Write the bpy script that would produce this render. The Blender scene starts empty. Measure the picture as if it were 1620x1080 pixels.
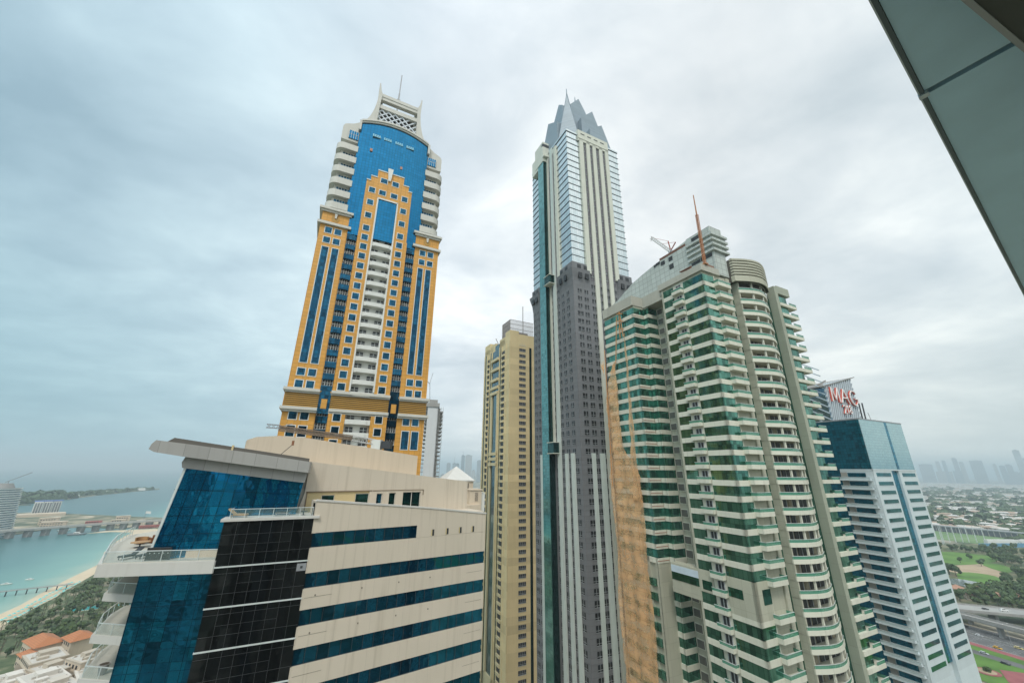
import bpy, bmesh, math, random
from mathutils import Matrix, Vector
R = math.radians
random.seed(7)
scene = bpy.context.scene
COL = scene.collection
H = 125.0                                   # eye height above the ground, metres

# ------------------------------------------------------------------ camera
cam_d = bpy.data.cameras.new("camera")
cam_d.sensor_width = 36.0
cam_d.lens = 36.0 * 600.0 / 1620.0
cam_d.clip_start = 0.1
cam_d.clip_end = 90000.0
cam = bpy.data.objects.new("camera", cam_d)
COL.objects.link(cam)
PITCH = math.atan(600.0 / 1770.0)
ROLL = math.atan(18.0 / 1770.0)
cam.matrix_world = Matrix.Translation((0, 0, H)) @ Matrix.Rotation(R(90) + PITCH, 4, 'X') @ Matrix.Rotation(ROLL, 4, 'Z')
scene.camera = cam

# ------------------------------------------------------------------ sky, sun, exposure
SUN_EL, SUN_AZ = R(52), R(192)               # azimuth measured from +Y towards +X
world = bpy.data.worlds.new("World")
scene.world = world
world.use_nodes = True
wn, wl = world.node_tree.nodes, world.node_tree.links
wn.clear()
def wnode(t, **k):
    n = wn.new(t)
    for a, v in k.items(): setattr(n, a, v)
    return n
w_out = wnode('ShaderNodeOutputWorld')
w_bg = wnode('ShaderNodeBackground'); w_bg.inputs['Strength'].default_value = 0.1
w_sky = wnode('ShaderNodeTexSky', sky_type='NISHITA', sun_disc=False)
w_sky.sun_elevation = SUN_EL; w_sky.sun_rotation = SUN_AZ
w_sky.altitude = 100; w_sky.air_density = 1.2; w_sky.dust_density = 3.0
tc = wnode('ShaderNodeTexCoord')
sep = wnode('ShaderNodeSeparateXYZ'); wl.new(tc.outputs['Generated'], sep.inputs[0])
def wmath(op, a, b=None, clamp=False):
    n = wnode('ShaderNodeMath', operation=op, use_clamp=clamp)
    for i, v in enumerate((a, b)):
        if v is None: continue
        if isinstance(v, (int, float)): n.inputs[i].default_value = v
        else: wl.new(v, n.inputs[i])
    return n.outputs[0]
zc = wmath('ADD', wmath('MAXIMUM', sep.outputs[2], 0.0), 0.16)   # cloud deck seen in perspective
cx = wmath('DIVIDE', sep.outputs[0], zc); cy = wmath('DIVIDE', sep.outputs[1], zc)
cmb = wnode('ShaderNodeCombineXYZ'); wl.new(cx, cmb.inputs[0]); wl.new(cy, cmb.inputs[1])
def wnoise(scale, detail, rough, dist=0.0, off=0.0):
    mp = wnode('ShaderNodeMapping'); mp.inputs['Location'].default_value = (off, off * .7, off)
    mp.inputs['Rotation'].default_value = (0, 0, R(-28)); mp.inputs['Scale'].default_value = (1.0, 1.22, 1)
    wl.new(cmb.outputs[0], mp.inputs[0])
    n = wnode('ShaderNodeTexNoise'); n.inputs['Scale'].default_value = scale
    n.inputs['Detail'].default_value = detail; n.inputs['Roughness'].default_value = rough
    n.inputs['Distortion'].default_value = dist
    wl.new(mp.outputs[0], n.inputs['Vector']); return n.outputs['Fac']
def wramp(fac, stops):
    n = wnode('ShaderNodeValToRGB'); el = n.color_ramp.elements
    while len(el) < len(stops): el.new(0.5)
    for e, (p, c) in zip(el, stops): e.position = p; e.color = (*c, 1)
    wl.new(fac, n.inputs[0]); return n.outputs[0]
def wmix(fac, a, b, mode='MIX'):
    n = wnode('ShaderNodeMix', data_type='RGBA', blend_type=mode)
    if isinstance(fac, (int, float)): n.inputs[0].default_value = fac
    else: wl.new(fac, n.inputs[0])
    for i, v in ((6, a), (7, b)):
        if isinstance(v, tuple): n.inputs[i].default_value = (*v, 1)
        else: wl.new(v, n.inputs[i])
    return n.outputs[2]
big = wnoise(0.62, 4, 0.55, 0.7, 3.1)
fine = wnoise(2.3, 8, 0.58, 0.25, 8.4)
n_mix = wmath('ADD', wmath('MULTIPLY', big, 0.6), wmath('MULTIPLY', fine, 0.4))
cloud = wramp(n_mix, [(0.35, (5.5, 6.15, 6.65)), (0.45, (6.9, 7.4, 7.8)), (0.53, (8.3, 8.65, 8.85)), (0.62, (10.2, 10.3, 10.2))])
# thinner, bluer overcast to the west (-X), warmer and brighter towards the veiled sun
side = wmath('ADD', wmath('MULTIPLY', sep.outputs[0], 0.62), 0.5, True)
tint = wramp(side, [(0.0, (0.46, 0.63, 0.70)), (0.20, (0.72, 0.85, 0.90)), (0.40, (0.95, 0.985, 1.0)), (0.75, (1.03, 1.02, 0.99)), (1.0, (0.90, 0.94, 0.93))])
hor = wmath('SUBTRACT', 1.0, wmath('DIVIDE', wmath('MAXIMUM', sep.outputs[2], 0.0), 0.35), True)
cl2 = wmix(1.0, cloud, tint, 'MULTIPLY')
veil = wramp(side, [(0.0, (2.5, 4.5, 5.2)), (0.22, (4.3, 5.9, 6.5)), (0.45, (7.0, 7.6, 7.7)), (0.8, (7.3, 7.7, 7.4)), (1.0, (6.2, 6.8, 6.5))])
cl3 = wmix(wmath('MULTIPLY', hor, 0.75), cl2, veil)
# broad bright patch of the overcast where the sun stands behind it
sd = Vector((math.sin(SUN_AZ) * math.cos(SUN_EL), math.cos(SUN_AZ) * math.cos(SUN_EL), math.sin(SUN_EL)))
dt = wnode('ShaderNodeVectorMath', operation='DOT_PRODUCT'); wl.new(tc.outputs['Generated'], dt.inputs[0]); dt.inputs[1].default_value = sd
glow = wmath('POWER', wmath('MAXIMUM', dt.outputs['Value'], 0.0), 2.5)
gl = wmath('ADD', 1.0, wmath('MULTIPLY', glow, 0.9))
gv = wnode('ShaderNodeVectorMath', operation='SCALE'); wl.new(cl3, gv.inputs[0]); wl.new(gl, gv.inputs['Scale'])
final = wmix(0.94, w_sky.outputs[0], gv.outputs[0])
wl.new(final, w_bg.inputs[0]); wl.new(w_bg.outputs[0], w_out.inputs[0])

sun_d = bpy.data.lights.new("sun", 'SUN')
sun_d.energy = 1.5; sun_d.angle = R(12); sun_d.color = (1.0, 0.95, 0.87)
sun = bpy.data.objects.new("sun", sun_d); COL.objects.link(sun)
sun.rotation_euler = sd.to_track_quat('Z', 'Y').to_euler()
sun.location = (0, 0, 600)
scene.view_settings.view_transform = 'Standard'
scene.view_settings.look = 'None'
scene.view_settings.exposure = 0.28
scene.view_settings.gamma = 1.0
try:
    scene.cycles.max_bounces = 6; scene.cycles.volume_bounces = 0
    scene.cycles.transparent_max_bounces = 8
except Exception: pass

# ------------------------------------------------------------------ materials
def nmat(name):
    m = bpy.data.materials.new(name); m.use_nodes = True
    nt = m.node_tree; b = nt.nodes['Principled BSDF']
    return m, nt, b
def mnode(nt, t, **k):
    n = nt.nodes.new(t)
    for a, v in k.items(): setattr(n, a, v)
    return n
def rgb(nt, fac, a, b, mode='MIX'):
    n = mnode(nt, 'ShaderNodeMix', data_type='RGBA', blend_type=mode)
    if isinstance(fac, (int, float)): n.inputs[0].default_value = fac
    else: nt.links.new(fac, n.inputs[0])
    for i, v in ((6, a), (7, b)):
        if isinstance(v, tuple): n.inputs[i].default_value = (*v[:3], 1)
        else: nt.links.new(v, n.inputs[i])
    return n.outputs[2]
def facade_vec(nt, flat=False):
    """object coordinates laid along a vertical wall: (x+y, z) - or (x, y) for a flat sheet"""
    t = mnode(nt, 'ShaderNodeTexCoord')
    if flat: return t.outputs['Object'], t
    s_ = mnode(nt, 'ShaderNodeSeparateXYZ'); nt.links.new(t.outputs['Object'], s_.inputs[0])
    a = mnode(nt, 'ShaderNodeMath', operation='ADD'); nt.links.new(s_.outputs[0], a.inputs[0]); nt.links.new(s_.outputs[1], a.inputs[1])
    c = mnode(nt, 'ShaderNodeCombineXYZ'); nt.links.new(a.outputs[0], c.inputs[0]); nt.links.new(s_.outputs[2], c.inputs[1])
    return c.outputs[0], t
def noise(nt, vec, scale, detail=4, rough=.55):
    n = mnode(nt, 'ShaderNodeTexNoise'); n.inputs['Scale'].default_value = scale
    n.inputs['Detail'].default_value = detail; n.inputs['Roughness'].default_value = rough
    nt.links.new(vec, n.inputs['Vector']); return n.outputs['Fac']
def bricks(nt, vec, c1, c2, mo, w, h, ms=.04, off=0.0):
    b = mnode(nt, 'ShaderNodeTexBrick'); b.offset = off; b.squash = 1.0
    for k, v in (('Color1', c1), ('Color2', c2), ('Mortar', mo)): b.inputs[k].default_value = (*v, 1)
    b.inputs['Scale'].default_value = 1.0; b.inputs['Mortar Size'].default_value = ms
    b.inputs['Mortar Smooth'].default_value = 0.1; b.inputs['Bias'].default_value = 0.0
    b.inputs['Brick Width'].default_value = w; b.inputs['Row Height'].default_value = h
    nt.links.new(vec, b.inputs['Vector']); return b.outputs['Color']
def sc(c, f): return tuple(min(1, x * f) for x in c)
def wall_mat(name, col, pw=None, ph=None, line=.55, ms=.04, rough=.75, dirt=.22, off=0.0, vary=.06, streak=.10):
    m, nt, b = nmat(name)
    vec, t = facade_vec(nt)
    if pw: base = bricks(nt, vec, sc(col, 1 + vary), sc(col, 1 - vary), sc(col, line), pw, ph, ms, off)
    else:
        rn = mnode(nt, 'ShaderNodeRGB'); rn.outputs[0].default_value = (*col, 1); base = rn.outputs[0]
    n1 = noise(nt, t.outputs['Object'], .12, 5)
    base = rgb(nt, n1, base, sc(col, 1 - dirt), 'MIX') if dirt > .3 else rgb(nt, n1, base, rgb(nt, 1.0, base, (1 - dirt, 1 - dirt * .95, 1 - dirt * 1.05), 'MULTIPLY'))
    mp = mnode(nt, 'ShaderNodeMapping'); mp.inputs['Scale'].default_value = (1.3, .06, 1); nt.links.new(vec, mp.inputs[0])
    n2 = noise(nt, mp.outputs[0], 1.0, 4)                       # rain streaks
    r2 = mnode(nt, 'ShaderNodeMapRange'); r2.inputs[1].default_value = .52; r2.inputs[2].default_value = .75; r2.inputs[3].default_value = 0; r2.inputs[4].default_value = streak * 2.2
    nt.links.new(n2, r2.inputs[0])
    base = rgb(nt, r2.outputs[0], base, rgb(nt, 1.0, base, (.6, .57, .52), 'MULTIPLY'))
    nt.links.new(base, b.inputs['Base Color']); b.inputs['Roughness'].default_value = rough
    return m
def glass_mat(name, c1, c2, mull, pw, ph, ms=.05, metal=.85, rough=.07, wave=.25, off=0.0, patch=.6):
    """coated curtain-wall glass: tinted mirror, every pane a little different, slightly wavy"""
    m, nt, b = nmat(name)
    vec, t = facade_vec(nt)
    base = bricks(nt, vec, c1, c2, mull, pw, ph, ms, off)
    # blinds and dark rooms behind groups of panes
    mp = mnode(nt, 'ShaderNodeMapping'); mp.inputs['Scale'].default_value = (1 / (pw * 1.0), 1 / max(ph, .5), 1); nt.links.new(vec, mp.inputs[0])
    sn = mnode(nt, 'ShaderNodeVectorMath', operation='FLOOR'); nt.links.new(mp.outputs[0], sn.inputs[0])
    wn_ = mnode(nt, 'ShaderNodeTexWhiteNoise', noise_dimensions='3D'); nt.links.new(sn.outputs[0], wn_.inputs['Vector'])
    r = mnode(nt, 'ShaderNodeMapRange'); r.inputs[1].default_value = .55; r.inputs[2].default_value = 1; r.inputs[3].default_value = 0; r.inputs[4].default_value = patch
    nt.links.new(wn_.outputs['Value'], r.inputs[0])
    base = rgb(nt, r.outputs[0], base, sc(c1, .35))
    nt.links.new(base, b.inputs['Base Color'])
    b.inputs['Metallic'].default_value = metal; b.inputs['Roughness'].default_value = rough
    if wave:
        bp = mnode(nt, 'ShaderNodeBump'); bp.inputs['Strength'].default_value = wave; bp.inputs['Distance'].default_value = .05
        nt.links.new(noise(nt, t.outputs['Object'], .45, 2), bp.inputs['Height']); nt.links.new(bp.outputs[0], b.inputs['Normal'])
    return m
def plain(name, col, rough=.6, metal=0.0, dirt=.15, scale=.5):
    m, nt, b = nmat(name)
    t = mnode(nt, 'ShaderNodeTexCoord')
    base = rgb(nt, noise(nt, t.outputs['Object'], scale, 5), sc(col, 1 + dirt), sc(col, 1 - dirt))
    nt.links.new(base, b.inputs['Base Color']); b.inputs['Roughness'].default_value = rough; b.inputs['Metallic'].default_value = metal
    return m
def clear_glass(name, tint=(.75, .88, .84), alpha=.28):
    m, nt, b = nmat(name)
    b.inputs['Base Color'].default_value = (*tint, 1); b.inputs['Roughness'].default_value = .04
    b.inputs['Alpha'].default_value = alpha; b.inputs['Specular IOR Level'].default_value = .8
    return m

# ------------------------------------------------------------------ mesh helpers
class MB:
    def __init__(s, M=None): s.v, s.f, s.m, s.M = [], [], [], M
    def add(s, vs, fs, mi=0):
        o = len(s.v)
        for p in vs:
            p = Vector(p)
            s.v.append(s.M @ p if s.M else p)
        for f in fs: s.f.append([i + o for i in f]); s.m.append(mi)
    def box(s, x0, x1, y0, y1, z0, z1, mi=0):
        if x1 < x0: x0, x1 = x1, x0
        if y1 < y0: y0, y1 = y1, y0
        if z1 < z0: z0, z1 = z1, z0
        s.add([(x0,y0,z0),(x1,y0,z0),(x1,y1,z0),(x0,y1,z0),(x0,y0,z1),(x1,y0,z1),(x1,y1,z1),(x0,y1,z1)],
              [(0,3,2,1),(4,5,6,7),(0,1,5,4),(1,2,6,5),(2,3,7,6),(3,0,4,7)], mi); return s
    def extr(s, pts, vec, mi=0):
        """polygon pts swept by vec into a solid"""
        vec = Vector(vec); pts = [Vector(p) for p in pts]; n = len(pts)
        nor = Vector((0, 0, 0))
        for i in range(n):
            a, b_ = pts[i], pts[(i + 1) % n]; nor += a.cross(b_)
        if nor.dot(vec) > 0: pts.reverse()
        s.add(pts + [p + vec for p in pts], [tuple(range(n)), tuple(range(2 * n - 1, n - 1, -1))] +
              [((i + 1) % n, i, n + i, n + (i + 1) % n) for i in range(n)], mi); return s
    def prism(s, xy, z0, z1, mi=0): return s.extr([(x, y, z0) for x, y in xy], (0, 0, z1 - z0), mi)
    def frustum(s, a, b, mi=0):
        n = len(a)
        s.add(list(a) + list(b), [tuple(range(n - 1, -1, -1)), tuple(range(n, 2 * n))] + [(i, (i + 1) % n, n + (i + 1) % n, n + i) for i in range(n)], mi); return s
    def bar(s, p, q, w, mi=0, w2=None, n=4):
        p, q = Vector(p), Vector(q); d = (q - p)
        if d.length < 1e-6: return s
        d.normalize(); up = Vector((0, 0, 1)) if abs(d.z) < .95 else Vector((0, 1, 0))
        a = d.cross(up).normalized(); b_ = a.cross(d).normalized(); w2 = w if w2 is None else w2
        o = math.pi / n
        s.add([p + (a * math.cos(o + 2*math.pi*i/n) + b_ * math.sin(o + 2*math.pi*i/n)) * w * .71 for i in range(n)] +
              [q + (a * math.cos(o + 2*math.pi*i/n) + b_ * math.sin(o + 2*math.pi*i/n)) * w2 * .71 for i in range(n)],
              [tuple(range(n)), tuple(range(2*n-1, n-1, -1))] + [((i+1) % n, i, n+i, n+(i+1) % n) for i in range(n)], mi); return s
    def cyl(s, c, r, z0, z1, mi=0, r2=None, n=20):
        r2 = r if r2 is None else r2
        return s.frustum([(c[0]+r*math.cos(2*math.pi*i/n), c[1]+r*math.sin(2*math.pi*i/n), z0) for i in range(n)],
                         [(c[0]+r2*math.cos(2*math.pi*i/n), c[1]+r2*math.sin(2*math.pi*i/n), z1) for i in range(n)], mi)
    def lattice(s, p, q, w, t, mi=0, seg=None):
        """square lattice boom with diagonals"""
        p, q = Vector(p), Vector(q); d = q - p; L = d.length; d.normalize()
        up = Vector((0, 0, 1)) if abs(d.z) < .95 else Vector((0, 1, 0))
        a = d.cross(up).normalized() * w / 2; b_ = a.cross(d).normalized() * w / 2
        seg = seg or max(2, int(L / w / 1.2)); cs = [a + b_, a - b_, -a - b_, -a + b_]
        for c in cs: s.bar(p + c, q + c, t, mi)
        for i in range(seg):
            u0, u1 = p + d * L * i / seg, p + d * L * (i + 1) / seg
            for j in range(4): s.bar(u0 + cs[j], u1 + cs[(j + 1) % 4], t * .6, mi)
        return s
    def build(s, name, mats, parent=None, label=None, smooth=False):
        me = bpy.data.meshes.new(name); me.from_pydata([tuple(p) for p in s.v], [], s.f)
        for m in (mats if isinstance(mats, (list, tuple)) else [mats]): me.materials.append(m)
        me.polygons.foreach_set('material_index', s.m)
        if smooth: me.polygons.foreach_set('use_smooth', [True] * len(s.f))
        me.update()
        o = bpy.data.objects.new(name, me); COL.objects.link(o)
        if parent: o.parent = parent
        if label: o['label'] = label
        return o
def tag(o, label=None, cat=None, group=None, kind=None):
    for k, v in (('label', label), ('category', cat), ('group', group), ('kind', kind)):
        if v: o[k] = v
    return o
def thing(name, label, cat, loc=(0, 0, 0), rz=0.0, group=None):
    o = bpy.data.objects.new(name, None); COL.objects.link(o)
    o.location = loc; o.rotation_euler = (0, 0, R(rz)); o.empty_display_size = 1
    return tag(o, label, cat, group)
def dup(root, loc, rz=None, label=None, scale=None):
    r = root.copy(); COL.objects.link(r); r.location = loc
    if rz is not None: r.rotation_euler = (0, 0, R(rz))
    if label: r['label'] = label
    if scale: r.scale = scale
    for ch in list(root.children):
        c = ch.copy(); COL.objects.link(c); c.parent = r
        for g in list(ch.children):
            d = g.copy(); COL.objects.link(d); d.parent = c
    return r
def frame(c, ang, rel=(0, 0)):
    return Matrix.Translation((c[0] - rel[0], c[1] - rel[1], 0)) @ Matrix.Rotation(R(ang), 4, 'Z')
VIEW = Matrix.Rotation(-ROLL, 4, 'Z') @ Matrix.Rotation(-(R(90) + PITCH), 4, 'X') @ Matrix.Translation((0, 0, -H))
def on_screen(p):
    q = VIEW @ Vector(p)
    if q.z > -.1: return False
    return abs(q.x / -q.z) < 812 / 600 and abs(q.y / -q.z) < 545 / 600
def emit(root, name, items, mats, sub=None, submats=None, cap=96, subcap=40):
    """items: (boxes, subboxes or None). The ones nearest to the eye become parts; the rest one part of kind stuff."""
    loc, rot = Vector(root.location), Matrix.Rotation(root.rotation_euler.z, 4, 'Z')
    sc_ = []
    for it in items:
        bs = it[0]; x = sum(b[0] + b[1] for b in bs) / len(bs) / 2; y = sum(b[2] + b[3] for b in bs) / len(bs) / 2; z = sum(b[4] + b[5] for b in bs) / len(bs) / 2
        w = loc + rot @ Vector((x, y, z)); ar = max(max(abs(b[1] - b[0]), abs(b[3] - b[2])) * abs(b[5] - b[4]) for b in bs)
        vis = on_screen(w)
        sc_.append((-(ar / max(1, (w - Vector((0, 0, H))).length) ** 2) if vis else 1.0, len(sc_)))
    sc_.sort()
    rest, rests = MB(), MB()
    for rank, (val, i) in enumerate(sc_):
        bs, sb = items[i]
        if rank < cap and val < 0:
            m = MB()
            for b in bs: m.box(*b)
            o = m.build(name, mats, root)
            if sub and sb:
                m2 = MB()
                for b in sb: m2.box(*b)
                m2.build(sub, submats, o)
        else:
            for b in bs: rest.box(*b)
            for b in (sb or []): rests.box(*b)
    if rest.f:
        o = rest.build(name, mats, root); o['kind'] = 'stuff'
        if rests.f: rests.build(sub, submats, o)

# ------------------------------------------------------------------ shared materials
M_white = wall_mat('white_trim', (.72, .72, .68), rough=.6, dirt=.18)
M_dark = plain('dark_metal', (.035, .037, .04), .45)
M_grey = plain('grey_metal', (.30, .31, .32), .5, .3)
M_rail = plain('pale_rail', (.62, .66, .64), .4, .2)
M_railglass = clear_glass('rail_glass', (.36, .52, .48), .10)
M_room = plain('dark_room', (.03, .032, .034), .5)
M_conc = wall_mat('concrete', (.36, .35, .33), dirt=.35, streak=.2)

# ================================================================== ORANGE TOWER
M_or = wall_mat('orange_cladding', (.64, .315, .052), 1.62, 1.23, line=.62, ms=.05, rough=.55, dirt=.12, vary=.07)
M_bg = glass_mat('blue_glass', (.008, .135, .275), (.012, .16, .32), (.012, .075, .14), 1.0, 1.23, ms=.05, patch=.16, wave=.12)
M_bgd = glass_mat('deep_blue_glass', (.009, .07, .13), (.015, .115, .20), (.015, .04, .06), 1.0, 1.2, ms=.06, patch=.8)
M_gold = plain('gold_louver', (.40, .22, .035), .5)
M_beige = wall_mat('beige_cornice', (.60, .585, .53), rough=.65, dirt=.2)
def orange_tower():
    t = thing('apartment_tower', 'orange and blue glass skyscraper with a white latticed crown, behind the cream roofs', 'tower', (-63.4, 105.98, 0), 26)
    W = 39.6
    b = MB()
    b.box(.2, W-.2, 1.2, 36, 0, 206)                                 # core
    for z0, z1 in ((0, 139.9), (146.4, 201.5)):
        b.box(-.1, 8.3, 0, 12, z0, z1); b.box(31, W, 0, 12, z0, z1)
        b.box(11.55, 16.05, -1.0, 8, z0, z1); b.box(23.2, 27.9, -1.0, 8, z0, z1)
    b.box(-.1, 8.3, .05, 12, 201.5, 207); b.box(31, W, .05, 12, 201.5, 207)
    b.box(11.6, 16.2, -1.0, 3, 201.5, 216.6); b.box(23.0, 27.6, -1.0, 3, 201.5, 216.6)
    b.box(11.6, 27.6, -1.0, 3, 216.6, 223.0); b.box(12.9, 26.3, -1.0, 3, 223, 225.1); b.box(15, 24.3, -1.0, 3, 225.1, 228.4)
    b.box(-.4, W+.2, -.2, 20, 139.9, 146.4)
    b.build('wall', M_or, t)
    b = MB(); b.box(2.6, W-3.2, 3.0, 34, 206, 247); b.build('upper_wall', M_beige, t)
    # cornices
    c = MB()
    for z0, z1, o in ((139.9, 140.5, .4), (140.5, 141.3, .95), (145.3, 145.8, .45), (145.8, 146.6, .95)):
        for x0, x1 in ((-o+.1, 8.4), (11.4, 28.1), (30.9, W+o-.1)):
            c.box(x0, x1, -o-.45, 10, z0, z1)
    c.build('cornice', M_beige, t)
    for x0 in (-.1, 31):
        c = MB()
        for z0, z1, o in ((201.3, 202.2, .9), (206.2, 206.9, .5), (206.9, 207.7, 1.0)): c.box(x0-o, x0+8.4+o, -o, 12.5, z0, z1)
        c.build('cornice', M_beige, t)
        md = MB(); m0 = x0 + 4.2
        md.add([(m0+1.25*math.cos(a*math.pi/8), -.06, 204.3+1.25*math.sin(a*math.pi/8)) for a in range(16)], [tuple(range(15, -1, -1))], 0)
        md.extr([(m0-.45, -.1, 206.1), (m0+.45, -.1, 206.1), (m0+.25, -.1, 204.3), (m0-.25, -.1, 204.3)], (0, -.3, 0), 1)
        md.build('medallion', [M_gold, M_beige], t)
    # ribbed gold band
    l = MB()
    for x0, x1 in ((-.2, 8.5), (11.4, 28), (31, W)):
        for k in range(7): l.box(x0, x1, -.62, -.2, 141.45+k*.55, 141.75+k*.55, 0)
        l.box(x0, x1, -.5, -.2, 141.3, 145.3, 1)
    l.build('louver_band', [M_gold, plain('dark_gold', (.12, .07, .02), .6)], t)
    # arched blue recesses in the band
    for x0 in (8.4, 27.95):
        a = MB(); pts = [(x0, -.15, 139.8), (x0+3.05, -.15, 139.8), (x0+3.05, -.15, 145)]
        pts += [(x0+1.53+1.53*math.cos(q*math.pi/8), -.15, 145+1.8*math.sin(q*math.pi/8)) for q in range(1, 8)] + [(x0, -.15, 145)]
        a.extr(pts, (0, -.62, 0), 0); a.box(x0+.75, x0+2.3, -.95, -.7, 141.2, 144, 1)
        a.build('arched_recess', [M_bgd, M_or], t)
    # windows: white frame proud, glass inside
    def win(xc, zc, w=1.95, h=2.05, y=0.0):
        return ([(xc-w/2-.22, xc+w/2+.22, y-.08, y+.2, zc-h/2-.22, zc+h/2+.22, 0), (xc-w/2, xc+w/2, y-.11, y+.1, zc-h/2, zc+h/2, 1)], None)
    it = []
    for k in range(13):
        z = 192.35 - 3.7*k; it += [win(13.8, z, y=-1), win(25.35, z, y=-1)]
    for z in (196.0, 199.65, 203.35, 208.6, 214.0, 219.25): it += [win(13.8, z, y=-1), win(25.25, z, y=-1)]
    for x in (17.4, 21.45): it += [win(x, 219.25, 2.2, 1.9, -1), win(x, 224.5, 2.2, 1.9, -1)]
    for z in (199.5, 195.8, 151.5, 147.95, 138.95):
        for x in (2.6, 5.5, 33.85, 36.75): it.append(win(x, z))
    for x in (13.85, 25.5):
        for k in range(1, 12): it.append(win(x, 138.95-3.65*(k-1), y=-1))
    for x in (2.7, 5.6):
        for k in range(4): it.append(win(x, 134.7-3.7*k, 2.0, 2.9))
    for x0, x1 in ((1.65, 3.6), (4.7, 6.6), (32.75, 34.5), (35.55, 37.4)): it.append(([(x0-.2, x1+.2, -.08, .2, 154.1, 193.4, 0), (x0, x1, -.11, .1, 154.3, 193.2, 1)], None))
    for x0, x1 in ((32.9, 35.0), (35.9, 38.0)): it.append(([(x0-.2, x1+.2, -.08, .2, 130.5, 136.3, 0), (x0, x1, -.11, .1, 130.7, 136.1, 1)], None))
    emit(t, 'window', it, [M_white, M_bgd])
    # dark bay columns: blue spandrel bulge + mullioned windows
    it = []
    for x0 in (8.35, 27.95):
        for k in list(range(15)) + list(range(17, 25)):
            z = 198.0 - 3.7*k if k < 15 else 137.3 - 3.7*(k-17)
            bs = [(x0, x0+3.1, .25, 1.3, z-.05, z+1.9, 0), (x0+.4, x0+2.7, -.05, .4, z+.05, z+1.8, 0), (x0, x0+3.1, .75, 1.3, z+1.9, z+3.65, 1), (x0, x0+3.1, .6, 1.0, z+1.9, z+2.0, 2), (x0, x0+3.1, .62, 1.0, z+2.85, z+2.93, 2)]
            for j in range(5): bs.append((x0+.1+j*.7, x0+.22+j*.7, .6, 1.0, z+1.9, z+3.6, 2))
            it.append((bs, None))
    emit(t, 'bay_window', it, [M_bgd, M_room, M_white])
    # white balcony column between the orange pylons
    it = []
    for k in list(range(15)) + list(range(17, 25)):
        z = 197.6 - 3.7*k if k < 15 else 137.6 - 3.7*(k-17)
        it.append(([(16.1, 23.15, -.9, 1.3, z-.35, z+1.05, 0), (17.2, 22.05, -1.25, 0, z-.3, z+1.0, 0), (16.1, 23.15, .75, 1.3, z+1.05, z+3.35, 0),
                    (16.6, 18.6, .4, 1.0, z+1.1, z+2.7, 1), (20.65, 22.65, .4, 1.0, z+1.1, z+2.7, 1), (17.5, 17.62, .3, .5, z+1.1, z+2.7, 2), (21.6, 21.72, .3, .5, z+1.1, z+2.7, 2),
                    (16.6, 18.6, .3, .5, z+1.85, z+1.95, 2), (20.65, 22.65, .3, .5, z+1.85, z+1.95, 2)], None))
    emit(t, 'balcony', it, [M_white, M_room, M_rail])
    # tall arched glazing over the balconies
    a = MB(); a.box(16.3, 22.9, -.6, 1.2, 200.7, 216.4, 0)
    for x0, x1, z0, z1 in ((15.95, 16.4, 147, 216.9), (22.8, 23.25, 147, 216.9), (15.95, 23.25, 216.4, 216.9)): a.box(x0, x1, -1.12, .5, z0, z1, 1)
    a.build('tall_window', [M_bgd, M_white], t)
    s_ = MB()                                                           # stepped white coping + keystone
    for x0, x1, z in ((11.5, 13, 223), (26.2, 27.7, 223), (12.8, 15.1, 225.1), (24.2, 26.4, 225.1), (14.9, 24.4, 228.4)): s_.box(x0, x1, -1.2, 3.1, z, z+.35)
    s_.extr([(18.2, -1.1, 230.3), (20.1, -1.1, 230.3), (19.6, -1.1, 224.9), (18.75, -1.1, 224.9)], (0, -.5, 0))
    s_.build('coping', M_white, t)
    # bowed blue curtain wall
    g = MB(); n = 20; top, bot = [], []
    for i in range(n+1):
        u = i/n; x = 6.7+u*25.5; q = 1-(2*u-1)**2
        top.append((x, .3-1.1*q, 248.3+2.2*q)); bot.append((x, .3-1.1*q, 200))
    for i in range(n): g.add([bot[i], bot[i+1], top[i+1], top[i]], [(0, 1, 2, 3)])
    g.box(6.7, 6.9, .3, 2, 200, 248.3); g.box(32, 32.2, .3, 2, 200, 248.3)
    cw = g.build('curtain_wall', M_bg, t)
    M_grl = plain('pale_grille', (.22, .48, .60), .5)
    for gx in (11.2, 15.2, 19.4, 23.6):
        vents = MB(); vents.box(gx, gx+3.0, -.95, -.3, 243.1, 243.35)
        for i in range(4): vents.box(gx+i*.75, gx+i*.75+.5, -.96, -.3, 243.2, 244.2)
        vents.build('vent_grille', M_grl, t)
    w = MB()                                                            # two dismantled panels
    w.box(11.0, 11.9, -.75, 0, 236.2, 237.3); w.box(22.3, 23.1, -.95, 0, 232.3, 233.4)
    w.build('open_panel', plain('salmon_board', (.45, .22, .15), .7), t)
    e = MB()                                                            # white eyebrow over the glass
    for i in range(n):
        p, q = Vector(top[i]), Vector(top[i+1])
        for dz0, dz1, dy in ((-.1, .55, -.45), (.55, 1.3, -.8)):
            e.frustum([(p.x, p.y+dy, p.z+dz0), (q.x, q.y+dy, q.z+dz0), (q.x, 3, q.z+dz0), (p.x, 3, p.z+dz0)], [(p.x, p.y+dy, p.z+dz1), (q.x, q.y+dy, q.z+dz1), (q.x, 3, q.z+dz1), (p.x, 3, p.z+dz1)])
    e.box(6.1, 6.9, -.5, 2, 244.5, 249); e.box(32, 32.8, -.5, 2, 244.5, 249)
    e.build('eyebrow_cornice', M_beige, t)
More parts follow.
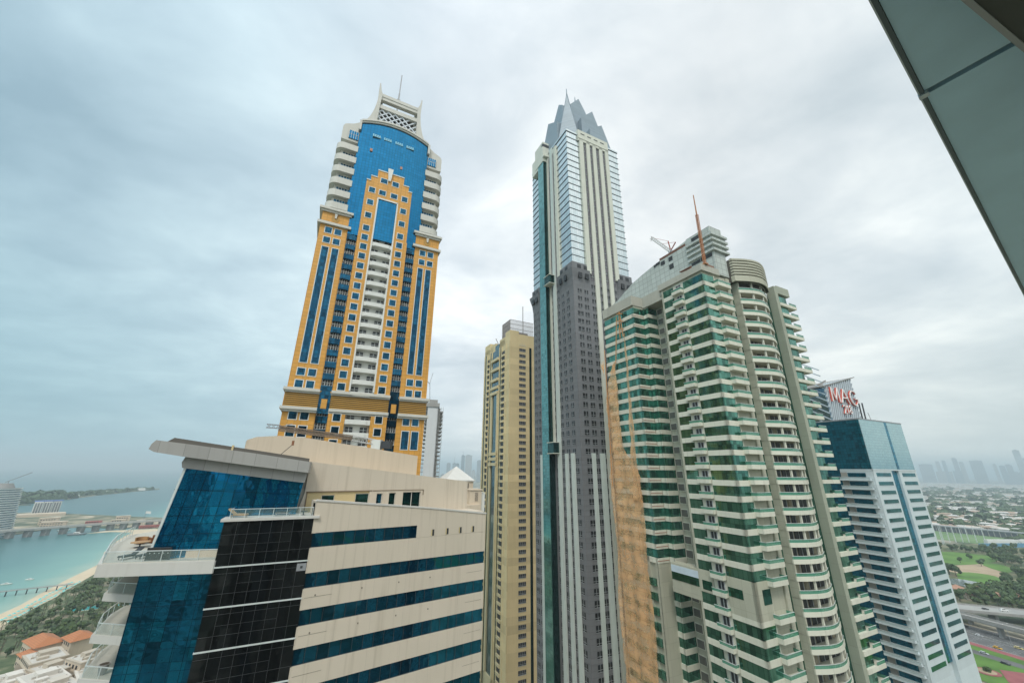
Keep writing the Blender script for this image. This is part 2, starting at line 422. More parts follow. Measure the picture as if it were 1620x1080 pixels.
    # rounded balcony stacks on both flanks
    for side in (0, 1):
        def X(x): return x if side == 0 else 39.0 - x
        for k in range(6):
            z0 = 234.3 - 5.15*k
            m = MB(); pts = [(7.1, 5), (7.1, 0)]
            pts += [(2.6-2.7*math.sin(a*math.pi/16), 2.7-2.7*math.cos(a*math.pi/16)) for a in range(9)] + [(-.1, 5), (-.1, 14), (2.6, 14)]
            pts = [(X(x), y) for x, y in pts]
            m.extr([(x, y, z0) for x, y in pts], (0, 0, 2.5))
            o = m.build('balcony', M_beige, t)
            g = MB(); g.box(X(1.6), X(7.0), 1.6, 14, z0-2.65, z0, 0)
            for j in range(5): g.box(X(2.4+j*.9), X(3.05+j*.9), 1.4, 2, z0-2.6, z0-.75, 1)
            g.build('recessed_window', [M_beige, M_bgd], o)
        s_ = MB(); out = [(.9, 239), (.9, 244.6), (1.3, 245.8), (2.2, 246.4), (4.2, 247.3), (6.6, 249.2), (6.6, 239)]
        s_.extr([(X(x), .9, z) for x, z in out], (0, 12, 0), 0)
        s_.box(X(3.2), X(6.5), .6, 1.4, 240, 243.6, 1)
        for j in range(5): s_.box(X(3.2+.8*j), X(3.3+.8*j), .5, 1, 240, 243.6, 2)
        s_.box(X(3.2), X(6.5), .5, 1, 241.8, 241.9, 2)
        s_.build('shoulder', [M_beige, M_bg, M_white], t)
    # crown: four sweeping horns, beams and lattice
    horn = [(6.5, 249.0), (8.0, 251.1), (9.2, 254), (10.2, 257.9), (10.75, 262), (10.9, 265), (10.75, 272.2), (11.15, 272.2), (11.6, 269.0), (12.4, 266.9), (12.0, 262), (11.9, 256), (11.6, 251.2), (11.4, 249)]
    for side in (0, 1):
        for y0 in (1.0, 24.0):
            h_ = MB(); h_.extr([((x if side == 0 else 38.65-x), y0, z) for x, z in horn], (0, 2.2, 0)); h_.build('crown_horn', M_beige, t)
    bm_ = MB()
    for y0 in (1.4, 24.4):
        bm_.box(11.7, 27, y0, y0+1.6, 264.6, 266.0); bm_.box(11.8, 26.9, y0-.2, y0+1.8, 266, 267.5); bm_.box(11.7, 27, y0, y0+1.4, 260.1, 261.9)
    for x0 in (11.6, 25.8): bm_.box(x0, x0+1.3, 3, 24.4, 264.7, 267.3); bm_.box(x0, x0+1.3, 3, 24.4, 260.3, 261.8)
    bm_.build('crown_beam', M_beige, t)
    M_lat = plain('pale_lattice', (.62, .66, .70), .5)
    for y0 in (2.0, 25.0):
        la = MB()
        for i in range(-3, 8):
            for sgn in (1, -1):
                p0, p1 = 11.8+i*2.6, 11.8+i*2.6+sgn*9.5
                seg = [(p0, 251.2), (p1, 260.2)]
                (xa, za), (xb, zb) = seg
                def clip(xx): return za+(xx-xa)*(zb-za)/(xb-xa)
                lo, hi = 11.9, 26.8
                if max(xa, xb) < lo or min(xa, xb) > hi: continue
                pts = []
                for (x, z) in seg:
                    if x < lo: x, z = lo, clip(lo)
                    elif x > hi: x, z = hi, clip(hi)
                    pts.append((x, z))
                la.bar((pts[0][0], y0+(.12 if sgn > 0 else 0), pts[0][1]), (pts[1][0], y0+(.12 if sgn > 0 else 0), pts[1][1]), .38)
        la.build('crown_lattice', M_lat, t)
    tr = MB(); tr.box(12, 26.5, 4, 24, 263.6, 264.2)
    for i in range(8): tr.bar((12, 5+i*2.6, 262), (26.6, 5+i*2.6, 264), .35)
    for i in range(6): tr.bar((12.5+i*2.7, 4, 262.2), (12.5+i*2.7, 24, 262.2), .4)
    tr.box(13, 25.6, 8, 23, 248, 259)
    tr.build('crown_truss', plain('brown_steel', (.10, .085, .065), .6), t)
    ms = MB(); ms.bar((19, 9, 264), (19, 9, 280), .6); ms.bar((19, 9, 280), (19, 9, 291), .42)
    for z in (272, 274, 276): ms.box(18.4, 19.7, 8.6, 9.4, z, z+.5)
    ms.build('mast', M_grey, t)
orange_tower()

# ================================================================== GREY STONE TOWER (tallest)
M_gr = wall_mat('grey_cladding', (.185, .188, .198), 3.2, 1.9, line=.75, ms=.05, dirt=.2)
M_cream = wall_mat('cream_pilaster', (.64, .645, .56), dirt=.2)
M_palepil = wall_mat('pale_pilaster', (.58, .64, .60), dirt=.2)
M_pg = glass_mat('pale_blue_glass', (.60, .665, .67), (.68, .72, .72), (.46, .52, .53), 1.3, 3.9, ms=.05, patch=.12, wave=.1, rough=.12)
M_line = plain('floor_line', (.055, .075, .085), .5)
M_tg = glass_mat('teal_glass', (.15, .36, .35), (.21, .43, .41), (.12, .24, .23), 1.6, 1.27, ms=.06, patch=.45)
M_tgd = glass_mat('dark_teal_glass', (.03, .09, .085), (.045, .12, .11), (.03, .07, .07), 1.6, 1.27, ms=.06, patch=.45)
M_crown = wall_mat('blue_grey_crown', (.25, .315, .365), 40, 1.0, line=.85, ms=.05, rough=.45, dirt=.12)
M_wf = plain('white_window_frame', (.42, .44, .45), .5)
def ctr_tower():
    t = thing('skyscraper', 'tallest tower, dark grey stone with pale glass top storeys and a spiky blue-grey crown', 'tower', (28.76, 161.46, 0), 26)
    # local x along the right face (normal -y), y along the left face (normal -x)
    b = MB(); b.box(0, 36.4, 0, 38.4, 0, 219)
    prof = [(204, -.02), (208, -.1), (212, -.5), (215.5, -1.3), (217.2, -1.6)]
    for side in range(4):      # flared grey cornice at each corner
        x0, x1 = ((-.01, 9.2) if side in (0, 2) else (27.2, 36.41)); y0, y1 = ((-.01, 11.6) if side in (0, 1) else (30.5, 38.41))
        for (za, oa), (zb, ob) in zip(prof, prof[1:]):
            def rect(o, z):
                xa, xb = (x0+o, x1) if side in (0, 2) else (x0, x1-o); ya, yb = (y0+o, y1) if side in (0, 1) else (y0, y1-o)
                return [(xa, ya, z), (xb, ya, z), (xb, yb, z), (xa, yb, z)]
            b.frustum(rect(oa, za), rect(ob, zb))
    b.box(-.5, 9, -.5, 11.5, 217.2, 221); b.box(27.4, 37, -.5, 12, 217.2, 221); b.box(-.5, 9, 30.5, 38.9, 217.2, 221); b.box(27.4, 37, 30.5, 38.9, 217.2, 221)
    b.build('wall', M_gr, t)
    u = MB(); u.box(.2, 36, .2, 38.2, 219, 304.3); u.box(-.2, 36.2, -.2, 38.3, 303.6, 304.6)
    u.build('glass_storeys', M_pg, t)
    for k in range(21):
        z = 303.4-3.92*k; fl_ = MB()
        fl_.box(-.05, 36.3, -.02, 38.4, z, z+.2); fl_.build('floor_line', M_line, t)
    # pilasters, right face
    for x0, x1, zb in ((8.2, 10.75, 216.6), (12.9, 15.2, 0), (17.25, 19.55, 0), (21.9, 24.2, 0), (26.15, 28.5, 216.6)):
        m = MB(); m.box(x0, x1, -.75, .6, zb, 301.5); m.build('pilaster', M_cream, t)
    m = MB(); m.box(7.4, 28.6, -.75, 4, 299.6, 307.3); m.box(7.3, 28.7, -.95, 4.1, 301.2, 301.7)
    for i in range(4): m.box(9.3+i*4.6, 11.9+i*4.6, -.85, 0, 304.6, 305.2, 1)
    m.build('parapet_block', [M_cream, M_room], t)
    for x0, x1 in ((5.15, 7.0), (9.4, 11.9), (29.5, 31.6)):
        m = MB(); m.box(x0, x1, -.6, .3, 0, 132); m.build('pilaster', M_palepil, t)
    for y0, y1, z0, z1 in ((10.2, 12.3, 217, 302), (14.2, 16.6, 0, 304), (18.6, 20.0, 132, 304), (4.2, 6.4, 0, 132), (9.0, 10.9, 0, 132), (29.8, 31.8, 0, 132)):
        m = MB(); m.box(-.75, .6, y0, y1, z0, z1); m.build('pilaster', M_cream if z0 > 100 else M_palepil, t)
    # protruding glass prism on the left face with ledges and beige cap
    g = MB(); g.box(-3, .3, 20.02, 26, 0, 300, 0)
    pr = g.build('glass_shaft', M_tg, t)
    g = MB(); g.box(-3.0, .3, 19.94, 20.04, 0, 300); g.build('shaft_shaded_side', M_tgd, pr)  # shaded side of the shaft painted as a sheet of darker glass
    if True:
        m = MB(); m.box(-3.25, 4, 19.7, 29, 298, 312.5, 0); m.box(-3.3, 4, 19.6, 21, 309, 311, 1); m.box(-3.4, 1, 18.2, 20.2, 300.5, 301.2, 0); m.build('cap_block', [M_cream, M_room], t)
        m = MB(); m.box(-3, 3, 26, 33, 296, 306.5); m.build('cap_block', M_cream, t)
    for z in (216, 132.4):
        m = MB(); m.box(-3.6, .2, 15.2, 20.3, z, z+4.4, 0); m.box(-3.9, .2, 14.9, 20.5, z-.3, z, 1); m.box(-3.9, .2, 14.9, 20.5, z+4.4, z+4.7, 1); m.build('glass_ledge', [M_tgd, M_cream], t)
    # windows
    def winR(x, z, w=2.3, h=2.15, y=0.0):
        bs = [(x-w/2, x+w/2, y-.1, y+.1, z-h/2, z+h/2, 0), (x-.05, x+.05, y-.14, y, z-h/2, z+h/2, 1), (x-w/2, x+w/2, y-.14, y, z-h/2+.6, z-h/2+.68, 1), (x-w/2, x+w/2, y-.16, y, z-h/2-.08, z-h/2, 1)]
        return (bs, None)
    def winL(yc, z, w=2.1, h=2.15, x=0.0):
        bs = [(x-.1, x+.1, yc-w/2, yc+w/2, z-h/2, z+h/2, 0), (x-.14, x, yc-.05, yc+.05, z-h/2, z+h/2, 1), (x-.14, x, yc-w/2, yc+w/2, z-h/2+.6, z-h/2+.68, 1), (x-.16, x, yc-w/2, yc+w/2, z-h/2-.08, z-h/2, 1)]
        return (bs, None)
    it = []
    for k in range(44):
        z = 209.9-3.86*k
        low = z < 131
        xs = (4.0, 8.2, 13.1, 16.1, 20.6, 25.2) if low else (3.5, 7.4, 11.85, 16.2, 20.7, 25.2)
        for x in xs + (29.5, 33.5): it.append(winR(x, z, 3.2 if (abs(z-190.6) < 5 and x < 5) else 2.25))
        for y in ((2.8, 7.6, 12.6, 16.0+1.3, 33.0, 36.4) if low else (4.6, 8.9, 13.1, 17.6, 33.0, 36.4)): it.append(winL(y, z, 1.95))
    for x, y in ((3.5, -1.35), (7.4, -1.35), (29.8, -1.35), (33.8, -1.35)):
        it.append(([(x-1, x+1, y-.12, 0, 212.5, 215.3, 0)], None)); it.append(([(x-1.1, x+1.1, -.62, 0, 218, 220, 0)], None))
    for y in (4.6, 8.9, 33, 36.4):
        it.append(([(-1.47, 0, y-1, y+1, 212.5, 215.3, 0)], None)); it.append(([(-.62, 0, y-1.1, y+1.1, 218, 220, 0)], None))
    emit(t, 'window', it, [plain('black_pane', (.010, .011, .012), .35), M_wf])
    it = []
    for k in range(22):                                                # window strips between the tall pilasters
        z = 297.5-3.92*k
        for x in (11.85, 16.2, 20.7, 25.2): it.append(([(x-1.15, x+1.15, -.12, .3, z-1.9, z+2.1, 0), (x-.8, x+.8, -.18, .1, z-.8, z+1.1, 1), (x-.07, x+.07, -.25, 0, z-.8, z+1.1, 2), (x-.8, x+.8, -.24, 0, z-.05, z+.1, 2)], None))
        for y in (13.25, 17.6): it.append(([(-.12, .3, y-1.0, y+1.0, z-1.9, z+2.1, 0), (-.18, .1, y-.7, y+.7, z-.8, z+1.1, 1), (-.25, 0, y-.06, y+.06, z-.8, z+1.1, 2)], None))
    emit(t, 'window_strip', it, [plain('purple_grey_panel', (.13, .12, .135), .6), M_room, M_wf])
    # crown of leaning blades
    cb = MB()
    def spike(fx, fy):
        def P(x, y): return ((x if fx > 0 else 36.2-x), (y if fy > 0 else 38.2-y))
        base = [P(9.4, .7), P(.7, 9.4), P(11, 11)]
        if fx*fy < 0: base.reverse()
        ap = P(6.3, 6.2); ap2 = P(6.6, 6.4); ap3 = P(6.5, 6.7)
        cb.frustum([(x, y, 303.5) for x, y in base], [(ap[0], ap[1], 343.2), (ap3[0], ap3[1], 343), (ap2[0], ap2[1], 343)] if fx*fy > 0 else [(ap[0], ap[1], 343.2), (ap2[0], ap2[1], 343), (ap3[0], ap3[1], 343)])
    spike(1, 1)
    cb.frustum([(14, 9, 318), (17.5, 9, 318), (17.5, 12, 318), (14, 12, 318)], [(15.2, 10, 348.5), (15.4, 10, 348.5), (15.4, 10.2, 348.5), (15.2, 10.2, 348.5)])
    cb.frustum([(9, 14, 318), (12, 14, 318), (12, 17.5, 318), (9, 17.5, 318)], [(10, 15.2, 343.5), (10.2, 15.2, 343.5), (10.2, 15.4, 343.5), (10, 15.4, 343.5)])
    cb.bar((6.3, 6.3, 342), (6.3, 6.3, 345.5), .35)
    cb.build('crown_spike', M_crown, t)
    for off, th, pol in ((1, 3, [(17.6, 304), (33.2, 304), (26.9, 321.5), (17.6, 314.9)]), (4, 4, [(14.4, 304), (32.5, 304), (26.6, 324.3), (23.1, 333.8), (14.4, 324.8)]), (8, 4, [(9, 304), (29.5, 304), (21.2, 336.2), (16.4, 345), (9, 336)])):
        for f in (0, 1):
            m = MB(); m.extr([((x if f == 0 else 36.2-x), (off if f == 0 else 38.2-off-th), z) for x, z in pol], (0, th, 0)); m.build('crown_blade', M_crown, t)
    for off, th, pol in ((1, 3, [(10, 304), (30, 304), (19.6, 328.2), (10, 320.7)]), (4, 4, [(7.8, 304), (30, 304), (17.4, 329.2), (11.8, 337.4), (7.8, 333)])):
        for f in (0, 1):
            m = MB(); m.extr([((off if f == 0 else 36.2-off-th), (y if f == 0 else 38.2-y), z) for y, z in pol], (th, 0, 0)); m.build('crown_blade', M_crown, t)
ctr_tower()

# ================================================================== YELLOW TOWER
M_yel = wall_mat('yellow_stone', (.72, .58, .33), 60, 3.72, line=.95, ms=.02, dirt=.22, vary=.12)
M_yel2 = wall_mat('pale_yellow_pier', (.68, .57, .35), dirt=.2)
M_dg = glass_mat('dark_green_glass', (.03, .075, .065), (.045, .10, .085), (.02, .04, .04), 1.2, 3.7, patch=.3)
M_sg = glass_mat('slate_glass', (.12, .20, .23), (.16, .25, .28), (.08, .12, .13), 1.2, 3.7, patch=.5)
def yellow_tower():
    t = thing('apartment_tower', 'slim yellow stone tower with a rooftop cage, between the cream building and the grey skyscraper', 'tower', (-1.16, 222.0, 0), 26)
    b = MB(); b.box(0, 34, 0, 15.4, 0, 204); b.box(.3, 34, 15.4, 26.6, 0, 200); b.box(0, 34, 26.6, 40.5, 0, 204)
    b.box(-.15, 6, -.15, 6.6, 0, 207.9); b.box(6, 34, -.1, 1, 198, 206); b.box(0, 3, 7.5, 15.6, 200, 205.6); b.box(0, 3, 22.8, 30.4, 200, 205.6); b.box(0, 3, 31.6, 40.6, 200, 208)
    for y0, y1 in ((-.1, 3), (4.75, 6.8), (11.4, 12.2), (14, 15.5), (26.5, 28), (30, 31), (34.7, 36.7), (39, 40.6)): b.box(-.35, .5, y0, y1, 0, 200.5)
    b.build('wall', M_yel, t)
    for y0, y1 in ((3, 4.75), (12.2, 14), (28, 30), (36.7, 39)):
        m = MB(); m.box(-.12, .5, y0, y1, 0, 200.5); m.build('glass_strip', M_dg, t)
    m = MB(); m.box(13.4, 15.0, -.06, .5, 0, 201, 0); m.build('glass_strip', M_dg, t)
    m = MB(); m.box(-.1, 4, 15.7, 22.3, 196, 203.4); m.build('glass_strip', M_sg, t)
    g = MB(); g.box(-.05, .4, 15.6, 26.4, 0, 200); g.build('bay_glazing', M_sg, t)
    it = []
    for k in range(50):
        z = 199.6-3.72*k
        it.append(([(6.4, 10.8, -.08, .3, z-.9, z+.9, 0), (6.3, 10.9, -.2, .2, z-1.05, z-.9, 1), (8.55, 8.65, -.12, 0, z-.9, z+.9, 1), (7.4, 7.48, -.12, 0, z-.4, z+.9, 1), (9.7, 9.78, -.12, 0, z-.4, z+.9, 1), (6.4, 10.8, -.12, 0, z-.42, z-.34, 1)], None))
    emit(t, 'window', it, [M_room, M_wf])
    it = []
    for k in range(50):
        z = 193.2-3.72*k
        it.append(([(-.9, .3, 6.9, 11.3, z-.4, z+.85, 0), (-.2, .4, 7.1, 11.2, z+.85, z+3.2, 1)], None))
        it.append(([(-.9, .3, 31.1, 34.6, z-.4, z+.85, 0), (-.2, .4, 31.2, 34.5, z+.85, z+3.2, 1)], None))
    emit(t, 'balcony', it, [M_yel2, M_room])
    it = []
    for z in (193, 186.4, 179.6, 174.5, 171.0, 134, 131, 128): it.append(([(-1.3, .3, 15.5, 26.6, z-.6, z+1.1, 0), (-.3, .35, 15.8, 26.3, z+1.1, z+2.6, 1)], None))
    it.append(([(-.9, .4, 15.5, 17, 20, 171, 0)], None)); it.append(([(-.9, .4, 24.8, 26.6, 20, 171, 0)], None)); it.append(([(-.9, .5, 15.5, 26.6, 20, 25, 0)], None))
    emit(t, 'bay_slab', it, [M_yel2, M_sg])
    c = MB()
    for i in range(27): c.box(.5+i*.62, .68+i*.62, 1.0, 1.2, 206, 215.5)
    for i in range(20): c.box(.4, .6, 1+i*.62, 1.18+i*.62, 206, 215.5)
    for z in (209.5, 212.5, 215.3): c.box(.4, 17, .95, 1.2, z, z+.2); c.box(.4, .6, 1, 13, z, z+.2)
    c.box(3, 15, 5, 11, 205, 209.3)
    c.bar((11.5, 5, 205), (11.5, 5, 228), .35)
    c.bar((2, 20.4, 203), (-.5, 21, 208.5), .35)
    c.build('roof_cage', plain('brown_grey_steel', (.27, .25, .24), .6), t)
yellow_tower()

# ================================================================== GREEN GLASS TOWER
M_sp = wall_mat('white_spandrel', (.68, .665, .56), 3.4, 40, line=.8, ms=.04, dirt=.2)
M_bw = wall_mat('beige_wall', (.46, .45, .355), 3.0, 3.767, line=.82, ms=.05, dirt=.22)
M_ol = wall_mat('olive_pier', (.36, .38, .30), 3.0, 3.767, line=.85, ms=.05, dirt=.2)
M_tile = wall_mat('pale_panel', (.50, .54, .51), 2.1, 1.9, line=.6, ms=.08, dirt=.18)
M_gg = glass_mat('green_glass', (.078, .235, .172), (.15, .365, .285), (.04, .12, .09), 1.25, 2.4, ms=.05, patch=.75, wave=.3)
M_ggd = glass_mat('dark_green_curtain', (.04, .17, .12), (.06, .23, .17), (.02, .08, .06), 1.0, 1.25, ms=.05, patch=.7, wave=.25)
M_grail = clear_glass('green_rail_glass', (.09, .31, .21), .68)
M_tan = plain('tan_room', (.30, .27, .20), .7)
FLR = 3.767
def zb(k): return 179.6-FLR*k
def green_tower():
    t = thing('apartment_tower', 'green glass and white banded tower with a curved balcony bay and sail shaped roof', 'tower', (57.26, 102.03, 0), 26.5)
    b = MB()
    b.box(.25, 4.9, .25, 6.8, 0, 183, 0); b.box(.3, 11, 1.2, 40, 0, 183, 0); b.box(9.5, 46, 2.2, 36, 0, 180, 0) # core
    b.box(.05, 9, 15.0, 15.7, 0, 182, 0); b.box(.05, .5, 10.6, 11.1, 0, 182, 0)
    core = b
    b2 = MB()
    b2.box(.3, 12, 29.2, 45, 0, 183, 0); b2.box(5.2, 12, 27.1, 30, 0, 183, 0)
    # rebuild the core without filling the stepped recess
    core = MB()
    core.box(.3, 11, .3, 10.9, 0, 183); core.box(.3, 14, 11.0, 15.0, 0, 183); core.box(-.02, 9.4, 14.95, 15.6, 0, 182.8); core.box(9.5, 46, 2.2, 40, 0, 183)
    core.box(11.05, 12.6, -.15, 2.4, 0, 183)                         # beige column right of the balconies
    core.v += b2.v[:]; core.f += [[i+len(core.v)-len(b2.v) for i in f] for f in b2.f]; core.m += b2.m
    core.build('wall', M_bw, t)
    # green recessed glazing strips
    g = MB(); g.box(12.6, 16.5, 1.2, 2.6, 0, 181.5); g.build('glass_strip', M_ggd, t)
    g = MB(); g.box(28.5, 35.2, 1.1, 2.6, 0, 181.5); g.build('glass_strip', M_ggd, t)
    # floor bands: glass + spandrel, per floor and facet
    win, spd = [], []
    for k in range(44):
        z = zb(k); h = 2.4
        belt = 22 <= k <= 22
        hi = k < 22
        if not belt:
            win.append(([(.02, .6, .02, 7, z, z+h, 0), (.02, 5.2, .02, .6, z, z+h, 0)], None))
            win.append(([(.02, .6, 11.1, 14.95, z, z+h, 0)], None))
            if hi: win.append(([(.06, .8, 29.25, 45, z, z+h, 0), (.06, 5.15, 29.0, 29.6, z, z+h, 0)], None))
            else: win.append(([(-.33, .8, 30.2, 44.5, z, z+h*.8, 0)], None))
            win.append(([(5.0, 5.6, 27.2, 29.0, z, z+h, 0), (5.0, 9.4, 26.9, 27.5, z, z+h, 0)], None))
        zt = z+h
        if not belt:
            zs = z - (FLR-h)
            spd.append(([(-.12, .7, -.12, 7.02, zs, z, 0), (-.12, 5.25, -.12, .7, zs, z, 0)], None))
            spd.append(([(-.12, .7, 11.0, 14.97, zs, z, 0)], None))
            if hi: spd.append(([(-.25, .7, 29.05, 45.1, zs, z, 0), (-.25, 4.4, 28.85, 29.7, zs, z, 0), (-.32, 4.5, 28.78, 29, zs+.55, zs+.7, 1)], None))
            spd.append(([(4.75, 5.7, 27.0, 29.0, zs, z, 0), (4.75, 9.45, 26.7, 27.5, zs, z, 0)], None))
        else:
            spd.append(([(-.14, .7, -.14, 7.02, z-4.0, z+3.9, 2), (-.14, 5.25, -.14, .7, z-4.0, z+3.9, 2), (-.2, .3, 3.2, 6.9, z-.4, z+1.6, 3), (2.2, 5.2, -.2, .3, z-.9, z+2.2, 3), (-.14, .7, 11.0, 14.97, z-1.2, z+3.9, 2), (-.2, .3, 11.3, 14.2, z-.6, z+1.5, 3),
                         (-.1, 3, 15.0, 24.3, z-3.6, z+3.7, 2), (-.2, .3, 15.3, 24.2, z+1.5, z+3.2, 4), (-.2, .3, 15.3, 24.2, z-.4, z+1.5, 3)], None))
    emit(t, 'window_band', win, [M_gg], cap=98)
    emit(t, 'spandrel_band', spd, [M_sp, plain('red_line', (.30, .10, .05), .6), M_bw, M_ggd, plain('pale_blue_board', (.52, .60, .66), .6)], cap=98)
    # plain beige first return below the mid belt
    m = MB(); m.box(-.2, 5.25, 29.0, 29.5, 0, 100.5); m.box(-.2, .7, 28.95, 30.1, 0, 100.5); m.box(-.25, .6, 32.3, 45.1, 0, 100.5); m.build('plain_pier', M_bw, t)
    # square windows deep in the recess
    it = []
    for k in range(42):
        z = zb(k)
        it.append(([(9.3, 9.6, 23.9, 26.6, z-.1, z+2.3, 0), (9.2, 9.6, 24.15, 26.35, z+.12, z+2.05, 1), (9.25, 9.6, 20.4, 23.1, z-.1, z+2.3, 0), (9.15, 9.6, 20.65, 22.85, z+.12, z+2.05, 1)], None))
    emit(t, 'square_window', it, [M_sp, plain('grey_brown_pane', (.14, .13, .115), .25)], cap=60)
    # balconies on the left face
    balL, balR, rw, cyl = [], [], [], []
    for k in range(44):
        z = zb(k)-.15
        balL.append(([(-1.25, .5, 7.15, 10.7, z-.75, z+.25, 0), (.2, .5, 7.0, 10.95, z+.25, z+3.1, 0), (.05, .35, 8.0, 9.7, z+.3, z+2.4, 1), (-.02, .3, 8.75, 8.92, z+.3, z+2.4, 2), (-.02, .3, 7.9, 8.02, z+.3, z+2.4, 2), (-.02, .3, 9.66, 9.78, z+.3, z+2.4, 2)],
                     [(-1.22, -1.16, 7.2, 10.65, z+.25, z+.85, 0), (-1.22, 0, 7.18, 7.24, z+.25, z+.85, 0), (-1.22, 0, 10.6, 10.66, z+.25, z+.85, 0), (-1.28, -1.12, 7.12, 10.72, z+.85, z+.95, 1), (-1.25, .1, 7.12, 7.24, z+.85, z+.95, 1)]))
        if k != 22:
            balR.append(([(4.7, 10.75, -1.55, 1, z-.85, z+.25, 0), (5.2, 11.1, .85, 1.3, z+.25, z+3, 3), (5.7, 6.9, .7, 1.0, z+.3, z+2.7, 1), (7.3, 8.3, .7, 1.0, z+.3, z+2.7, 1), (8.6, 10.4, .75, 1, z+.6, z+2.6, 3 if k % 3 else 1), (7.05, 7.2, .6, 1, z+.3, z+2.7, 2), (8.35, 8.5, .6, 1, z+.3, z+2.7, 2), (5.5, 5.65, .6, 1, z+.3, z+2.7, 2), (5.2, 5.4, -.1, 1, z+.25, z+3, 0)],
                         [(4.75, 10.7, -1.5, -1.44, z+.25, z+1.0, 0), (4.74, 4.8, -1.5, 0, z+.25, z+1.0, 0), (10.64, 10.7, -1.5, .8, z+.25, z+1.0, 0), (4.66, 10.78, -1.56, -1.4, z+1.0, z+1.1, 1), (4.66, 4.82, -1.56, 0, z+1.0, z+1.1, 1)]))
        lo = z if k < 24 else z
        rw.append(([(36.85, 46.2 - (0 if k % 2 else .0), -1.45, 2, z-.75, z+.3, 0), (36.9, 42, -.75, 1.5, z+.3, z+3.0, 1), (42, 45.8, 1.6, 2.2, z+.3, z+3, 2)],
                   [(42, 46.1, -1.4, -1.34, z+.3, z+1.05, 0), (46.04, 46.1, -1.4, 1.8, z+.3, z+1.05, 0), (42, 46.2, -1.46, -1.3, z+1.05, z+1.13, 1)]))
    emit(t, 'small_balcony', balL, [M_sp, M_room, M_wf], 'railing', [M_grail, M_rail], cap=44)
    emit(t, 'corner_balcony', balR, [M_sp, M_room, M_wf, M_tan], 'railing', [M_grail, M_rail], cap=44)
    emit(t, 'wing_balcony', rw, [M_sp, M_gg, M_tan], 'railing', [M_grail, M_rail], cap=44)
    m = MB(); m.box(35.2, 36.9, -1.2, 1.2, 0, 185.6); m.box(36.9, 44, -1.2, 2.4, 183.2, 186.1); m.build('olive_pier', M_ol, t)
    # curved bay
    def arc(y_off, x0=15.4, x1=30.2, n=12, amp=2.1):
        return [(x0+(x1-x0)*i/n, y_off-amp*math.sin(math.pi*i/n)) for i in range(n+1)]
    low = arc(-1.0)
    def ring(o0, z0, z1, mi=0, mb=None, th=.3, x0=15.4, x1=30.2, amp=2.1):
        a = arc(-1.0-o0, x0, x1, 14, amp); m = mb or MB()
        for (xa, ya), (xb, yb) in zip(a, a[1:]): m.frustum([(xa, ya, z0), (xb, yb, z0), (xb, yb+th, z0), (xa, ya+th, z0)], [(xa, ya, z1), (xb, yb, z1), (xb, yb+th, z1), (xa, ya+th, z1)], mi)
        return m
    for k in range(0, 42):
        z = zb(k)-.15
        m = ring(0, z-.8, z+.25, 0)
        for (xa, ya), (xb, yb) in zip(low, low[1:]): m.add([(xa, ya, z), (xb, yb, z), (xb, 2.2, z), (xa, 2.2, z)], [(0, 1, 2, 3)], 0); m.add([(xa, ya, z-.7), (xb, yb, z-.7), (xb, 2.2, z-.7), (xa, 2.2, z-.7)], [(3, 2, 1, 0)], 0)
        m.box(15.45, 15.95, -.98, 2.2, z-.9, z+3.1, 3)
        for x in (15.7, 20.3, 25.2, 29.8):
            i = (x-15.4)/14.8; y = -1.0-2.1*math.sin(math.pi*i)+.35; m.box(x-.22, x+.22, y, y+.45, z+.2, z+3.05, 0)
        for j, x in enumerate((16.2, 18.2, 20.8, 22.9, 25.7, 27.7)):
            m.box(x, x+1.5, .3, .8, z+.3, z+2.7, 1 if (j*7+k*3) % 5 else 2); m.box(x+1.5, x+1.65, .2, .8, z+.3, z+2.7, 4)
        m.box(16, 30, .5, 1.2, z+.2, z+3.1, 2)
        o = m.build('curved_balcony', [M_sp, M_room, M_tan, M_bw, M_wf], t)
        r_ = ring(-.08, z+.25, z+.95, 0, None, .05); ring(-.02, z+.95, z+1.05, 1, r_, .12)
        r_.build('railing', [M_grail, M_rail], o)
    for j in range(6):
        m = ring(.55, 184.6+j*1.0, 185.2+j*1.0, 0, None, 1.0, 13.8, 31.4, 2.6)
        if j == 0: ring(.5, 182.2, 184.2, 0, m, 1.2, 13.8, 31.4, 2.6)
        m.build('crown_louver', M_bw, t)
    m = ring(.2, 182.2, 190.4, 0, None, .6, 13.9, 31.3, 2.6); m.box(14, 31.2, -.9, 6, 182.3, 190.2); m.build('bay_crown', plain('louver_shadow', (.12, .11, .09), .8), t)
    # roof: parapets, block with fins, sail wall
    m = MB(); m.box(-.4, 6.0, -.4, 16.5, 183, 185.1); m.box(5.9, 8, -.4, 1, 183, 185.1); m.box(1, 7, .8, 16, 185, 185.4); m.box(-.4, 12, 29.0, 45.3, 183, 186.8); m.box(4.9, 12, 16.5, 29.2, 182.6, 187); m.box(1.3, 12, 15.4, 17.5, 181.8, 185.6)
    m.build('parapet', wall_mat('beige_parapet', (.47, .455, .39), 4.2, 30, line=.8, ms=.05, dirt=.25), t)
    m = MB(); m.box(7.7, 13.4, 0, 9, 183.8, 201.5, 0)
    for z in (194.2, 196.1, 198.0, 192.2): m.box(7.0, 15.0, -.75, 9.2, z-.0, z+.75, 0)
    for y0, y1, z0, z1 in ((.6, 4.6, 190.6, 191.8), (4.9, 8.2, 190.6, 191.6), (3.6, 6.9, 198.9, 200.6), (3.5, 6.8, 196.9, 197.6)): m.box(7.55, 8, y0, y1, z0, z1, 1)
    m.build('roof_block', [M_tile, M_room], t)
    m = MB(); pol = [(47, 186), (53, 190.5), (44.4, 193.0), (40, 195.0), (35.2, 196.8), (29.4, 198.1), (23.9, 199.1), (16, 200.2), (9, 201.2), (9, 184)]
